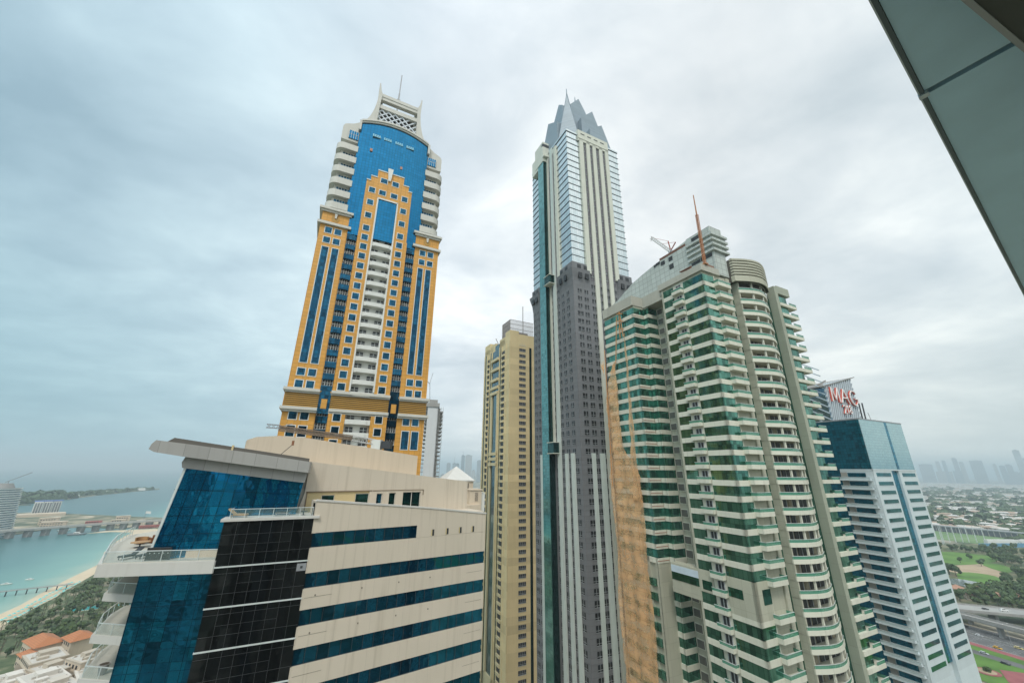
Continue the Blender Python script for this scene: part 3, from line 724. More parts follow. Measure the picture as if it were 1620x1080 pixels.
    m.extr([(7.75, y, z) for y, z in pol], (3.5, 0, 0), 0)
    for y0, y1, z0, z1 in ((22.9, 23.9, 198, 198.9), (21.0, 22.8, 198.2, 199.2), (18.8, 20.6, 197.1, 198.6), (15.4, 17.0, 197.0, 198.6), (15.3, 17.1, 193.9, 195.6)): m.box(7.6, 8.2, y0, y1, z0, z1, 1)
    m.box(7.7, 11.3, 9.5, 21, 199.4, 200.3, 2)
    m.build('sail_wall', [M_tile, M_room, plain('rust_brown', (.16, .075, .05), .8)], t)
    m = MB()
    for i in range(9): m.box(-.2+.05*i, .3, 3.2+i*.45, 3.4+i*.45, 185.1, 186.1)
    m.box(-.25, .4, 3, 7.4, 185.9, 186.05); m.box(2, 6, -.3, .2, 185.1, 185.8)
    m.build('roof_railing', plain('rusty_rail', (.22, .11, .07), .8), t)
    return t
green = green_tower()
GM = frame((57.26, 102.03), 26.5)
def gp(x, y, z): return GM @ Vector((x, y, z))
# construction hoist mast, roof crane and debris netting are separate things
hm = thing('hoist_mast', 'rusty orange lattice mast standing on the corner of the green tower roof', 'mast', gp(2, -.2, 185.4), 26.5)
m = MB(); m.lattice((0, 0, 0), (-.25, -.3, 18), .55, .13); m.build('mast_lattice', plain('rust_orange', (.42, .17, .07), .7), hm)
m = MB(); m.bar((-.25, -.3, 17.5), (-.4, -.4, 25.5), .32, 0, .2); m.box(-.7, .7, -.7, .7, -.05, .35); m.build('pole', plain('rust_orange_pole', (.42, .19, .09), .7), hm)
rc = thing('roof_crane', 'small white luffing crane leaning out behind the sail wall of the green tower', 'crane', gp(12.6, 19.4, 198.4), 26.5)
m = MB(); m.lattice((0, 0, 0), (0, 0, 6), 1.1, .2); m.build('tower', M_grey, rc)
m = MB(); m.lattice((0, 0, 5.5), (0, 8.2, 16.6), .9, .2); m.bar((0, 8.0, 16.8), (0, 8.6, 15.2), .2); m.build('jib', plain('crane_white', (.6, .6, .58), .5), rc)
m = MB(); m.bar((0, 0, 6), (0, -2.6, 8.2), .3); m.bar((0, -2.6, 8.2), (0, 4, 11.2), .1); m.bar((0, 0, 6), (0, .6, 10.5), .3); m.bar((0, .6, 10.5), (0, 8, 16.4), .1); m.build('counter_mast', plain('crane_red', (.35, .10, .07), .6), rc)
def net_mat():
    m, nt, b = nmat('debris_net')
    vec, tcx = facade_vec(nt)
    mp = mnode(nt, 'ShaderNodeMapping'); mp.inputs['Scale'].default_value = (1, .8, 1); nt.links.new(vec, mp.inputs[0])
    n1 = noise(nt, mp.outputs[0], .35, 7, .6)
    base = rgb(nt, n1, (.88, .50, .22), (.92, .62, .34))
    br = bricks(nt, vec, (1, 1, 1), (.93, .90, .88), (.80, .76, .70), 3.1, FLR, .09)
    base = rgb(nt, 1.0, base, br, 'MULTIPLY')
    nt.links.new(base, b.inputs['Base Color']); b.inputs['Roughness'].default_value = .9
    bp = mnode(nt, 'ShaderNodeBump'); bp.inputs['Strength'].default_value = .35; bp.inputs['Distance'].default_value = .08
    mp2 = mnode(nt, 'ShaderNodeMapping'); mp2.inputs['Scale'].default_value = (.8, 1.0, 1); mp2.inputs['Rotation'].default_value = (0, 0, .5); nt.links.new(vec, mp2.inputs[0])
    nt.links.new(noise(nt, mp2.outputs[0], .9, 6, .7), bp.inputs['Height']); nt.links.new(bp.outputs[0], b.inputs['Normal'])
    al = mnode(nt, 'ShaderNodeMapRange'); al.inputs[1].default_value = .30; al.inputs[2].default_value = .62; al.inputs[3].default_value = .12; al.inputs[4].default_value = .52
    nt.links.new(noise(nt, vec, .35, 5), al.inputs[0]); nt.links.new(al.outputs[0], b.inputs['Alpha'])
    return m
M_net = net_mat()
def netting():
    t = thing('debris_netting', 'torn orange debris net hung over the left wing of the green tower', 'netting', (57.26, 102.03, 0), 26.5)
    from mathutils import noise as mn
    def sheet(name, edge, z0, z1, ny, nz, xoff):
        m = MB(); grid = []
        for j in range(nz+1):
            z = z0+(z1-z0)*j/nz; ya, yb = edge(z); row = []
            for i in range(ny+1):
                y = ya+(yb-ya)*i/ny
                fold = .3*mn.noise((y*.4, z*.04, 3))+.1*mn.noise((y*.9, z*.1, 9))+.1*mn.noise((y*.25, z*.3, 5))+.1*abs(math.sin(math.pi*z/FLR))
                row.append((xoff-.35-fold-.5*abs(math.sin(y*.55)), y+.35*mn.noise((1, z*.2, i)), z))
            grid.append(row)
        m.add([p for row in grid for p in row], [(j*(ny+1)+i, j*(ny+1)+i+1, (j+1)*(ny+1)+i+1, (j+1)*(ny+1)+i) for j in range(nz) for i in range(ny)])
        o = m.build(name, M_net, t, smooth=True)
        sm = o.modifiers.new('thickness', 'SOLIDIFY'); sm.thickness = .04
        return o
    def e1(z):       # main body
        yl = 46.4+.5*math.sin(z*.17)+.5*mn.noise((z*.45, 1, 7))
        if z < 122: return (32.0+.3*math.sin(z*.21)+.5*mn.noise((z*.5, 4, 2)), yl)
        f = min(1, (z-122)/15); f2 = max(0, (z-150)/14)
        return (32.2+7.6*f*f*(3-2*f)+.3*math.sin(z*.4)+.8*mn.noise((z*.5, 4, 2)), yl-f2*6.2+1.2*f*mn.noise((z*.4, 8, 3)))
    sheet('net_sheet', e1, 15, 164, 26, 120, -.3)
    def e2(z):       # tall narrow strip beside it
        f = max(0, (z-118)/55); return (32.0+f*.8+.25*math.sin(z*.3), 35.4-f*2.1+.3*math.sin(z*.5))
    sheet('net_strip', e2, 116, 173, 6, 50, -.9)
    def e4(z): return (31.6+.4*math.sin(z*.3), 33.6+.5*math.sin(z*.23))
    r_ = MB()
    for y, z0, z1, y1 in ((39.0, 163, 181, 37.0), (34, 172, 182.5, 35.2), (35.6, 172, 182.5, 35.6), (45.6, 120, 170, 45.2)): r_.bar((-1.2, y, z0), (-.8, y1, z1), .22)
    for z in (175, 178, 181): r_.bar((-1.1, 33.6, z), (-1.1, 36.4, z+1), .3)
    r_.build('net_rope', plain('orange_rope', (.5, .24, .09), .9), t)
    f = MB()
    for k in range(5): f.add([(-1.3, 45.4, 166-k*.6), (-1.5, 47.5-k*.3, 164.5-k*.7), (-1.2, 46.1, 161-k*.3)], [(0, 1, 2)])
    f.build('net_scrap', M_net, t)
netting()

# ================================================================== WHITE AND TEAL TOWER (right)
M_cy = wall_mat('white_tower_wall', (.56, .63, .65), 60, 3.767, line=.94, ms=.03, dirt=.12)
M_teal = glass_mat('teal_curtain', (.003, .23, .34), (.006, .31, .43), (.003, .09, .13), 1.3, 1.25, ms=.06, patch=.8, wave=.2)
M_tealp = glass_mat('pale_teal_curtain', (.42, .60, .62), (.47, .64, .65), (.30, .44, .46), 1.3, 1.25, ms=.05, patch=.08, wave=.08)
M_tealw = glass_mat('teal_window', (.03, .19, .20), (.06, .26, .27), (.02, .10, .11), 1.7, 3, ms=.06, patch=.6, wave=.3)
def teal_tower():
    t = thing('office_tower', 'white tower with teal glass top and rows of slot windows, rightmost of the close towers', 'tower', (162.35, 179.05, 0), 26)
    b = MB(); b.box(0, 17.2, 0, 12.6, 0, 126.9); b.box(.9, 17.2, 12.6, 40, 0, 126.9); b.box(24.3, 42.3, 0, 40, 0, 126.9); b.box(17.1, 24.4, 1.5, 40, 0, 52, 0)
    b.build('wall', M_cy, t)
    g = MB(); g.box(.1, 42.2, .1, 40, 126.9, 149.3, 0); g.build('glass_crown', M_tealp, t)
    g = MB(); g.box(-.02, .3, .3, 26, 126.9, 149.0, 0); g.box(.4, 3, 12.5, 40, 0, 126.9); g.build('side_glass', M_teal, t)
    g = MB(); g.box(17.1, 24.4, .9, 3, 52, 126.9, 0); g.box(24.0, 26.2, .04, 1, 126.9, 149.4, 0); g.build('glass_slot', M_teal, t)
    m = MB(); m.box(-.15, 42.45, -.12, .3, 126.5, 127.1); m.box(-.15, .3, -.12, 12.4, 126.4, 127); m.box(-.1, 42.4, -.1, 40, 149.2, 149.7, 1); m.build('cornice', [M_cy, M_grey], t)
    wn_, bl = [], []
    for k in range(32):
        z = 124.7-3.767*k
        for x0, x1 in ((2.3, 15.7), (27, 40.5)):
            if k >= 20 and x0 < 10: continue
            if k in (20, 21, 22, 23): continue
            wn_.append(([(x0, x1, -.06, .3, z-.8, z+.8, 0), (x0-.12, x1+.12, -.1, .2, z-.95, z-.8, 1)], None))
        bl.append(([(-1.7, .2, 1.1, 12.7, z-2.7, z-2.05, 0), (-.12, .3, 3.0, 9.8, z-1.3, z+.7, 1), (-.2, .3, 10.0, 12.5, z-2, z+.9, 2), (-.25, .3, .7, 2.8, z-2, z+.9, 0)],
                   [(-1.68, -1.6, 1.15, 12.65, z-2.05, z-1.2, 0), (-1.72, -1.56, 1.1, 12.7, z-1.2, z-1.1, 1)]))
    emit(t, 'window', wn_, [M_tealw, M_cy])
    emit(t, 'balcony', bl, [M_cy, M_teal, plain('grey_brown_wall', (.28, .27, .24), .7)], 'railing', [clear_glass('balcony_glass', (.5, .6, .6), .5), M_rail])
    it = []
    for k in range(36):                                               # far corner balconies seen edge on
        z = 124-3.767*k; it.append(([(42.3, 43.5, .4, 8, z-.6, z+.3, 0)], None))
    emit(t, 'end_balcony', it, [M_cy], cap=40)
    m = MB(); m.bar((9, 2, 149), (9.6, 2, 157.5), .45); m.bar((12, 2, 149), (12.8, 2, 158), .45); m.bar((17.5, 2, 149), (16, 2, 153.5), .12)
    m.build('antenna', M_dark, t)
teal_tower()

# ================================================================== TOWER WITH THE ROOF SIGN
def text_mesh(txt, size, depth, mats, parent, name, loc, rx=90, sx=1.0):
    c = bpy.data.curves.new(name, 'FONT'); c.body = txt; c.size = size; c.extrude = depth
    tmp = bpy.data.objects.new(name+'_curve', c); COL.objects.link(tmp)
    me = bpy.data.meshes.new_from_object(tmp.evaluated_get(bpy.context.evaluated_depsgraph_get()))
    bpy.data.objects.remove(tmp); bpy.data.curves.remove(c)
    me.transform(Matrix.Diagonal((sx, 1, 1, 1))); me.transform(Matrix.Rotation(R(rx), 4, 'X'))
    me.materials.clear(); me.materials.append(mats)
    o = bpy.data.objects.new(name, me); COL.objects.link(o); o.parent = parent; o.location = loc
    return o
def mag_tower():
    a = R(39.9); t = thing('office_tower', 'tower top with diagonal silver fins and large red and white letters, behind teal tower', 'tower', (330*math.sin(a), 330*math.cos(a), 0), 26)
    b = MB(); top = lambda x: 181+(x-2)*.245
    b.extr([(0, 0, 0), (38.7, 0, 0), (38.9, 0, 190.0), (0, 0, 180.5)], (0, 26, 0)); b.build('glass_block', glass_mat('slate_blue_glass', (.09, .17, .24), (.13, .22, .28), (.06, .1, .13), 1.3, 1.3, patch=.4), t)
    f = MB()
    for i in range(-26, 26):
        x0, z0 = i*2.6, 150.0; dx, dz = 34.0, 44.0                      # steep diagonal fins on the right face
        u0 = 0; u1 = 1
        xa, za, xb, zb_ = x0, z0, x0+dx, z0+dz
        if xb < 0 or xa > 38.8: continue
        if xa < 0: za += (0-xa)*dz/dx; xa = 0
        if xb > 38.8: zb_ -= (xb-38.8)*dz/dx; xb = 38.8
        mx = 180.4+.245*xb
        if zb_ > mx:
            s_ = (mx-za)/(zb_-za)
            if s_ <= 0: continue
            xb = xa+(xb-xa)*s_; zb_ = za+(zb_-za)*s_
        f.bar((xa, -.35, za), (xb, -.35, zb_), .85)
    for i in range(-2, 12):
        f.bar((-.35, 0, 146+i*4.2), (-.35, 13, 146+i*4.2+9), .7)
    f.build('diagonal_fins', plain('silver_fin', (.50, .55, .58), .4, .4), t)
    r_ = MB(); r_.extr([(-2.5, -1.0, 180.2), (41, -1.0, 190.9), (41, -1.0, 191.5), (-2.5, -1.0, 180.9)], (0, 27, 0)); r_.bar((39, -.5, 190.8), (45, -.5, 192.2), .5); r_.bar((4, 5, 183), (16, 5, 187.5), .8)
    r_.build('roof_edge', plain('roof_brown_grey', (.22, .21, .19), .6), t)
    M_lr, M_lw = plain('sign_red', (.60, .10, .06), .5), plain('sign_white', (.80, .78, .76), .4)
    G_ = [(.5+.5*math.cos(R(a_)), .5+.5*math.sin(R(a_))) for a_ in range(40, 330, 24)]+[(.98, .2), (.98, .45), (.6, .45)]
    def letter(strokes, x0, z0, w, h, th):
        m = MB(); f = MB()
        for st in strokes:
            for (xa, za), (xb, zb2) in zip(st, st[1:]):
                p, q = (x0+xa*w, z0+za*h), (x0+xb*w, z0+zb2*h)
                m.bar((p[0], -1.2, p[1]), (q[0], -1.2, q[1]), th*.85); f.bar((p[0]+.15, -1.75, p[1]+.12), (q[0]+.15, -1.75, q[1]+.12), th*.62)
        o = m.build('sign_letter', M_lr, t); f.build('letter_face', M_lw, o)
    letter([[(0, 0), (.08, 1), (.5, .15), (.92, 1), (1, 0)]], 4.2, 171.0, 9.3, 9.8, 1.05)
    letter([[(0, 0), (.5, 1), (1, 0)], [(.22, .38), (.78, .38)]], 15.4, 170.6, 10.2, 10.0, 1.05)
    letter([G_], 28.2, 170.4, 9.8, 10.2, 1.05)
    letter([[(.05, .8), (.3, 1), (.8, .95), (.9, .65), (0, 0), (1, 0)]], 15.6, 163.6, 3.2, 5.6, .7)
    letter([[(.1, .75), (.5, 1), (.5, 0)]], 19.4, 163.8, 2.6, 5.6, .7)
    letter([[(.5, .52), (.1, .78), (.5, 1), (.9, .78), (.5, .52), (0, .24), (.5, 0), (1, .24), (.5, .52)]], 22.6, 163.8, 3.4, 5.7, .7)
mag_tower()

# ================================================================== CREAM BUILDING (foreground)
M_cr = wall_mat('cream_render', (.60, .52, .42), 5.6, 90, line=.84, ms=.025, dirt=.2, rough=.8, vary=.04, streak=.2)
M_cr2 = wall_mat('warm_cream_render', (.60, .50, .385), 9, 90, line=.93, ms=.02, dirt=.16, rough=.8, vary=.04, streak=.15)  # slightly warmer tint of the cream render
M_yelp = plain('yellow_paint', (.55, .44, .235), .8)
M_fas = wall_mat('grey_fascia', (.34, .33, .31), 3.1, 40, line=.6, ms=.03, dirt=.12, rough=.5)
M_slab = wall_mat('white_slab', (.56, .54, .50), dirt=.15)
M_floor = plain('terrace_floor', (.46, .44, .38), .8, 0, .1, 1.5)
M_blk = glass_mat('black_glass', (.010, .012, .014), (.032, .036, .038), (.03, .033, .034), 1.35, 1.95, ms=.02, metal=.75, rough=.04, patch=.6, wave=.35)
M_blu = glass_mat('blue_curtain_glass', (.003, .155, .32), (.008, .27, .50), (.006, .04, .07), 1.55, 1.75, ms=.02, metal=.88, rough=.03, patch=.5, wave=1.0)
M_win = glass_mat('blue_window_glass', (.006, .09, .16), (.012, .15, .24), (.01, .03, .04), 1.72, 30, ms=.03, metal=.85, rough=.03, patch=.85, wave=.5, off=.0)
FA0 = (-23.418, 49.765)
FA = frame(FA0, 35, FA0); BL = frame((-31.372, 45.904), 26, FA0); SL = frame((-41.645, 43.885), 11, FA0)
def front_building():
    t = thing('apartment_block', 'cream building in front with blue window bands, black glass bay and jutting grey canopy', 'building', (*FA0, 0), 0)
    def loc(p): return (p[0]-FA0[0], p[1]-FA0[1])
    body = MB()
    plan = [(-30.9, 46.6), (-23.4, 50.5), (-4.2, 64.0), (-17, 82), (-41, 72), (-43.5, 58), (-37.4, 45.4)]
    body.prism([loc(p) for p in plan], 0, 113.9)
    plan2 = [(-30.9, 46.6), (-23.4, 50.5), (-4.2, 64.0), (-17, 82), (-38, 71), (-31.5, 50)]
    body.prism([loc(p) for p in plan2], 113.9, 119.0)
    body.build('wall', M_cr, t)
    # striped facade
    tops = [117.73]+[113.58-3.63*k for k in range(12)]
    m = MB(FA)
    m.extr([(0, 0, 117.73), (24, 0, 117.73), (24, 0, 118.62), (14.5, 0, 119.8), (0.1, 0, 121.25)], (0, .45, 0))
    m.box(13.1, 24, 0, .45, 116.2, 117.73)
    for k in range(len(tops)-1): m.box(0, 24, 0, .45, tops[k+1], tops[k]-1.55)
    m.box(23.6, 24, .45, 14, 30, 118.5); m.extr([(-.02, .01, 117.7), (.4, .01, 117.7), (.4, .01, 121.2), (-.02, .01, 121.2)], (0, 3.4, 0))
    m.build('striped_wall', M_cr, t)
    for k, z in enumerate(tops):
        x1 = 13.1 if k == 0 else 23.9
        m = MB(FA); m.box(.02, x1, .16, .4, z-1.55, z); o = m.build('window_band', M_win, t)
        m = MB(FA)
        for i in range(int(x1/1.24)): m.box(.02+i*1.24, .06+i*1.24, .13, .3, z-1.55, z)
        m.box(.02, x1, .12, .3, z-1.55, z-1.5); m.box(.02, x1, .12, .3, z-.04, z); m.build('mullion', M_dark, o)
    m = MB(FA)
    m.extr([(-.05, -.08, 121.22), (.05, -.08, 121.42), (14.5, -.08, 119.97), (24.1, -.08, 118.8), (24.1, -.08, 118.6), (14.5, -.08, 119.78)], (0, .7, 0)); m.build('coping', M_slab, t)
    for x in (15.2, 17.4, 19.5, 21.6):
        m = MB(FA); m.box(x, x+.45, -.02, .3, 116.3, 117.08, 0); m.box(x-.0, x+.14, -.04, .3, 116.3, 117.08, 1); m.build('slot_window', [M_room, M_yelp], t)
    for k in range(1, 6):                                               # shadow joint lines and little vents on the bands
        m = MB(FA); z = tops[k]-2.5; m.box(.3, 3.2, -.012, .1, z, z+.03); m.box(21, 23.6, -.012, .1, z, z+.03)
        if k < 3:
            for x in (1.4, 6.6, 11.2, 15.5): m.cyl((x, .0), .07, z+.1, z+.25, 0, n=8)
        m.build('joint_line', plain('joint_shadow', (.16, .14, .11), .8) if k == 1 else bpy.data.materials['joint_shadow'], t)
    # terrace behind the parapet, upper storey, sloping roof walls
    m = MB(FA); m.box(.4, 23.6, .4, 7, 118.3, 118.55); m.build('terrace_floor', M_floor, t)
    m = MB(FA)
    top = lambda x: 125.71-(x+.76)*.1118
    holes = [(1.35, 3.0, 119.0, 121.6), (5.7, 7.55, 119.0, 121.7), (8.6, 9.45, 119, 121.65), (10.4, 11.4, 119, 121.7), (12.5, 15.3, 119.3, 121.75)]
    m.extr([(-.75, 5, 122.0), (23.4, 5, 122.0), (23.4, 5, top(23.4)), (-.75, 5, 125.71)], (0, .5, 0))
    m.extr([(-1.5, 5, 118.4), (-.5, 5, 118.4), (-.5, 5, 122.02), (-.78, 5, 122.02)], (0, .5, 0))
    m.box(15.3, 23.4, 5, 5.5, 118.3, 122.0)
    xs = [-.5]
    for a, b_, z0, z1 in holes: m.box(xs[-1], a, 5.12 if a < 8 else 5.0, 5.5, 118.3, 122, 1 if a < 8 else 0); m.box(a, b_, 5.12 if a < 8 else 5, 5.5, z1, 122, 1 if a < 8 else 0); xs.append(b_)
    m.box(23.0, 23.4, 5.5, 16, 118, 123)
    m.extr([(23.4, 5, 123.0), (-.76, 5, 125.71), (-.76, 5, 125.85), (23.5, 5, 123.13)], (0, 6, 0))
    m.box(-4, -.45, 5.5, 6.5, 118.5, 125.6)
    m.box(-.6, 7.9, 4.95, 5.2, 121.98, 122.1, 2); m.box(8.0, 15.7, 4.95, 5.2, 121.98, 122.08, 2); m.box(-.55, -.42, 4.93, 5.1, 119.6, 122, 2); m.box(15.6, 15.72, 4.93, 5.1, 121.3, 122.0, 2)
    m.build('upper_storey', [M_cr, M_yelp, plain('brown_trim', (.20, .15, .10), .7)], t)
    M_gw = glass_mat('dark_green_window', (.01, .055, .05), (.02, .09, .08), (.02, .03, .03), 1.4, 4, patch=.6, wave=.4)
    for i, (a, b_, z0, z1) in enumerate(holes):
        m = MB(FA); m.box(a, b_, 5.25, 5.4, z0, z1); o = m.build('window', M_gw if i != 2 else M_win, t)
        m = MB(FA); m.box(a, a+.08, 5.18, 5.4, z0, z1); m.box(b_-.08, b_, 5.18, 5.4, z0, z1); m.box(a, b_, 5.18, 5.4, z1-.08, z1)
        if b_-a > 2: m.box((a+b_)/2-.05, (a+b_)/2+.05, 5.17, 5.4, z0, z1)
        if i == 2: m.box(a, b_, 5.17, 5.4, 120.2, 120.32)
        m.build('frame', M_slab, o)
    m = MB(FA); m.extr([(-8.3, 10, 124), (16.3, 10, 122), (16.3, 10, 127.13), (7.5, 10, 128.22), (-1.0, 10, 129.19), (-4.6, 10, 129.3), (-7.2, 10, 129.0), (-8.1, 10, 128.6)], (0, .6, 0)); m.box(-8.2, -7.6, 10.6, 16, 124, 128.6); m.box(15.8, 16.3, 10.6, 16, 122, 127)
    m.box(-4.3, -.6, 7, 10.1, 122, 124.6)
    m.build('roof_wall', M_cr2, t)
    # black glass bay
    m = MB(BL); m.box(-.05, 8.95, 0, .5, 0, 119.35); m.box(-.05, .4, .5, 3, 0, 119.35); m.box(8.5, 8.95, .5, 4, 0, 121)
    bb = m.build('black_glass_bay', M_blk, t)
    m = MB(BL)
    for k in range(22): z = 114.9-3.75*k; m.box(-.1, 8.9, -.09, .1, z-.06, z+.07)
    m.build('floor_trim', M_rail, bb)
    m = MB(BL)
    for i in range(1, 8): m.box(i*1.1+.12, i*1.1+.15, -.03, .1, 60, 119.3)
    for k in range(24): z = 118.0-1.875*k; m.box(0, 8.9, -.025, .1, z, z+.025)
    for k in range(12): z = 117.0-3.75*k; m.box(1.2+1.1*(k % 2), 6.7, -.02, .1, z, z+.02)
    m.build('mullion', plain('mullion_grey', (.065, .068, .07), .45, .3), bb)
    m = MB(BL); m.box(7.85, 8.8, -.06, .1, 113.9, 114.65, 0); m.box(8.2, 8.45, -.08, .1, 114.15, 114.4, 1); m.build('vent_panel', [M_grey, M_dark], t)
    m = MB(BL); m.box(-.35, 9.4, -.25, 4.5, 119.35, 119.62); m.build('terrace_slab', M_slab, t)
    m = MB(BL); m.box(.3, 8.6, .45, .47, 119.62, 120.5, 0); m.box(.3, .32, .45, 2.4, 119.62, 120.5, 0); m.box(.25, 8.65, .42, .5, 120.5, 120.56, 1); m.box(.27, .35, .42, 2.4, 120.5, 120.56, 1)
    for i in range(7): m.box(.3+i*1.38, .35+i*1.38, .43, .49, 119.62, 120.5, 1)
    m.build('glass_railing', [M_railglass, M_rail], t)
    # tilted blue penthouse glazing
    m = MB(BL); m.extr([(-6.35, 2.5, 115.7), (6.7, 2.5, 115.7), (6.75, 2.5, 120.6), (7.0, 2.5, 123.4), (-5.2, 2.5, 124.95)], (-.4, 6, 0)); ug = m.build('penthouse_glazing', M_blu, t)
    m = MB(BL)
    for i in range(12):
        xb, xt = -6.35+i*1.14, -5.2+i*1.07; m.bar((xb, 2.47, 115.7), (xt, 2.47, 124.95-(xt+5.2)*.127), .05)
    for zl, zr in ((119.9, 119.6), (118.0, 117.9), (122.6, 121.9)): m.bar((-5.75, 2.46, zl), (6.7, 2.46, zr), .06)
    m.bar((-6.42, 2.44, 115.6), (-5.25, 2.44, 124.95), .22, 1); m.bar((-6.6, 3.4, 115.6), (-5.5, 3.4, 124.95), .2, 1)
    m.build('mullion', [M_bgd, M_rail], ug)
    # canopy
    m = MB(BL)
    fr = [(-8.62, 126.82), (-8.5, 127.35), (-8.2, 127.78), (-5, 127.42), (1.3, 126.62), (7.35, 125.75), (7.35, 124.45), (1.35, 125.18), (-5.5, 126.1), (-8.1, 126.52)]
    m.extr([(x, 1.2, z) for x, z in fr], (.2, 3.6, 0)); m.extr([(x*.985, 4.8, z) for x, z in fr], (-.8, 4.2, 0))
    c = m.build('roof_canopy', M_fas, t)
    m = MB(BL); m.extr([(-8.0, 4.0, 127.76), (7.2, 4.0, 125.8), (7.2, 4.0, 126.2), (-7.4, 4.0, 128.25)], (0, .25, 0), 0); m.box(-1.6, -1.4, 3.9, 4.3, 126.9, 127.6, 1); m.build('canopy_upstand', [plain('dark_flashing', (.10, .09, .075), .6), M_yelp], c)
    m = MB(BL); fr2 = [(-5.5, 124.9), (-5.65, 125.5), (-5.4, 126.2), (1.3, 125.3), (7.3, 124.55), (7.1, 123.25)]
    m.extr([(x, 2.1, z) for x, z in fr2], (0, 3.5, 0)); m.build('lower_fascia', M_fas, t)
    # left terrace and balconies
    def plate(name, pts, z0, z1, mat): m = MB(); m.prism([loc(p) for p in pts], z0, z1); return m.build(name, mat, t)
    tp = [(-41.75, 43.75), (-31.35, 45.75), (-31.0, 49.2), (-37.5, 50.5), (-44, 62.5), (-54.6, 65.5), (-54.8, 61), (-50.3, 54), (-46.2, 48.8)]
    plate('terrace_slab', tp, 114.4, 115.58, M_slab)
    plate('terrace_floor', [(x+.25*(1 if x < -38 else 0), y+.2) for x, y in tp], 115.55, 115.66, M_floor)
    def railing(pts, z, h=1.05, name='glass_railing'):
        g = MB()
        for p, q in zip(pts, pts[1:]):
            p, q = Vector((*loc(p), 0)), Vector((*loc(q), 0)); n = max(1, int((q-p).length/1.5)); d = (q-p)/n; nn = Vector((-d.y, d.x, 0)).normalized()*.02
            for i in range(n):
                a, b_ = p+d*i, p+d*(i+1)
                g.frustum([(*(a-nn).xy, z), (*(b_-nn).xy, z), (*(b_+nn).xy, z), (*(a+nn).xy, z)], [(*(a-nn).xy, z+h), (*(b_-nn).xy, z+h), (*(b_+nn).xy, z+h), (*(a+nn).xy, z+h)], 0)
                g.bar((a.x, a.y, z), (a.x, a.y, z+h), .05, 1)
            g.bar((p.x, p.y, z+h), (q.x, q.y, z+h), .07, 1)
        g.build(name, [M_railglass, M_rail], t)
    railing([(-54.6, 61), (-50.2, 54.1), (-46.0, 49), (-41.55, 44.0), (-31.45, 45.95)], 115.6)
    for z in (111.25, 107.45, 103.7, 100, 96.2):
        bp = [(-44.2, 48.1), (-40.2, 47.6), (-37.5, 46.5), (-41, 53), (-44, 58.5), (-49.3, 57), (-48.2, 54.2)]
        plate('balcony_slab', bp, z-.1, z+.62, M_slab); plate('balcony_floor', [(x+.1, y+.15) for x, y in bp], z+.6, z+.65, M_floor)
        railing([(-49, 56.6), (-48.0, 54.2), (-46.2, 51), (-44, 48.3), (-40.2, 47.8)], z+.64, 1.0)
    m = MB(SL); m.box(3.65, 10.6, .25, .7, 0, 114.4); m.box(3.65, 4, .7, 3, 0, 114.4); lg = m.build('lower_blue_glazing', glass_mat('dark_reflection_glazing', (.002, .085, .17), (.006, .17, .30), (.004, .03, .05), 1.55, 1.75, ms=.02, metal=.9, rough=.03, patch=.8, wave=1.0), t)  # penthouse blue glass again, its dark ground reflection put into the colour
    m = MB(SL)
    for i in range(7): m.box(3.7+i*1.15, 3.73+i*1.15, .22, .3, 60, 114.4)
    for k in range(14): z = 113.4-1.85*k; m.box(3.7, 10.5, .225, .3, z, z+.03)
    m.build('mullion', M_bgd, lg)
    m = MB(SL); m.box(5.8, 10.4, 1.6, 1.8, 115.6, 116.3); m.build('low_wall', M_cr2, t)
front_building()
SLW = frame((-41.645, 43.885), 11); BLW = frame((-31.372, 45.904), 26); FAW = frame(FA0, 35)
M_wick = plain('dark_wicker', (.045, .038, .034), .8, 0, .4, 9)
M_wood = plain('tan_wood', (.40, .23, .10), .6); M_brown = plain('brown_leather', (.22, .085, .035), .6); M_charc = plain('charcoal_fabric', (.035, .038, .042), .8)
M_cush = plain('tan_cushion', (.42, .29, .16), .8)
def W3(M, x, y, z): p = M @ Vector((x, y, z)); return (p.x, p.y, p.z)
def screen():
    t = thing('wicker_screen', 'dark woven wicker screen standing at the front edge of the left terrace', 'screen', W3(SLW, 3.55, .55, 115.67), 11)
    m = MB()
    for i in range(11): m.box(.05+i*.2, .12+i*.2, 0, .06, .05, 1.12)
    for i in range(9): m.box(.05, 2.2, -.02, .08, .08+i*.125, .15+i*.125)
    m.box(.1, 2.15, .06, .1, .05, 1.1); m.build('weave', M_wick, t)
    m = MB(); m.box(0, .07, -.04, .14, 0, 1.2); m.box(2.15, 2.22, -.04, .14, 0, 1.2); m.box(0, 2.22, -.04, .14, 1.12, 1.2); m.build('frame', M_dark, t)
    m = MB()
    for i in range(5): m.cyl((.3+i*.42, .02), .05, .62, .72, 0, n=8)
    m.build('stud', M_rail, t)
screen()
def lounger(label, loc, rz, mat, cush, name='sun_lounger', group=None):
    t = thing(name, label, 'sun lounger', loc, rz, group)
    m = MB(); m.box(0, 1.3, 0, .6, .28, .4); m.build('seat', cush, t)
    m = MB(); m.extr([(1.3, 0, .3), (1.3, 0, .42), (1.95, 0, .95), (2.0, 0, .85)], (0, .6, 0)); m.build('backrest', cush, t)
    for x in (.1, 1.5):
        for y in (.04, .52): m = MB(); m.box(x, x+.06, y, y+.05, 0, .3); m.build('leg', mat, t)
    m = MB(); m.box(0, 1.4, -.03, .03, .22, .3); m.box(0, 1.4, .57, .63, .22, .3); m.build('frame', mat, t)
lounger('charcoal sun lounger nearest the front corner of the left terrace', (-40.6, 45.0, 115.67), 80, M_charc, M_charc)
lounger('charcoal sun lounger beside the dark wicker screen on the left terrace', (-39.3, 45.6, 115.67), 85, M_charc, M_charc)
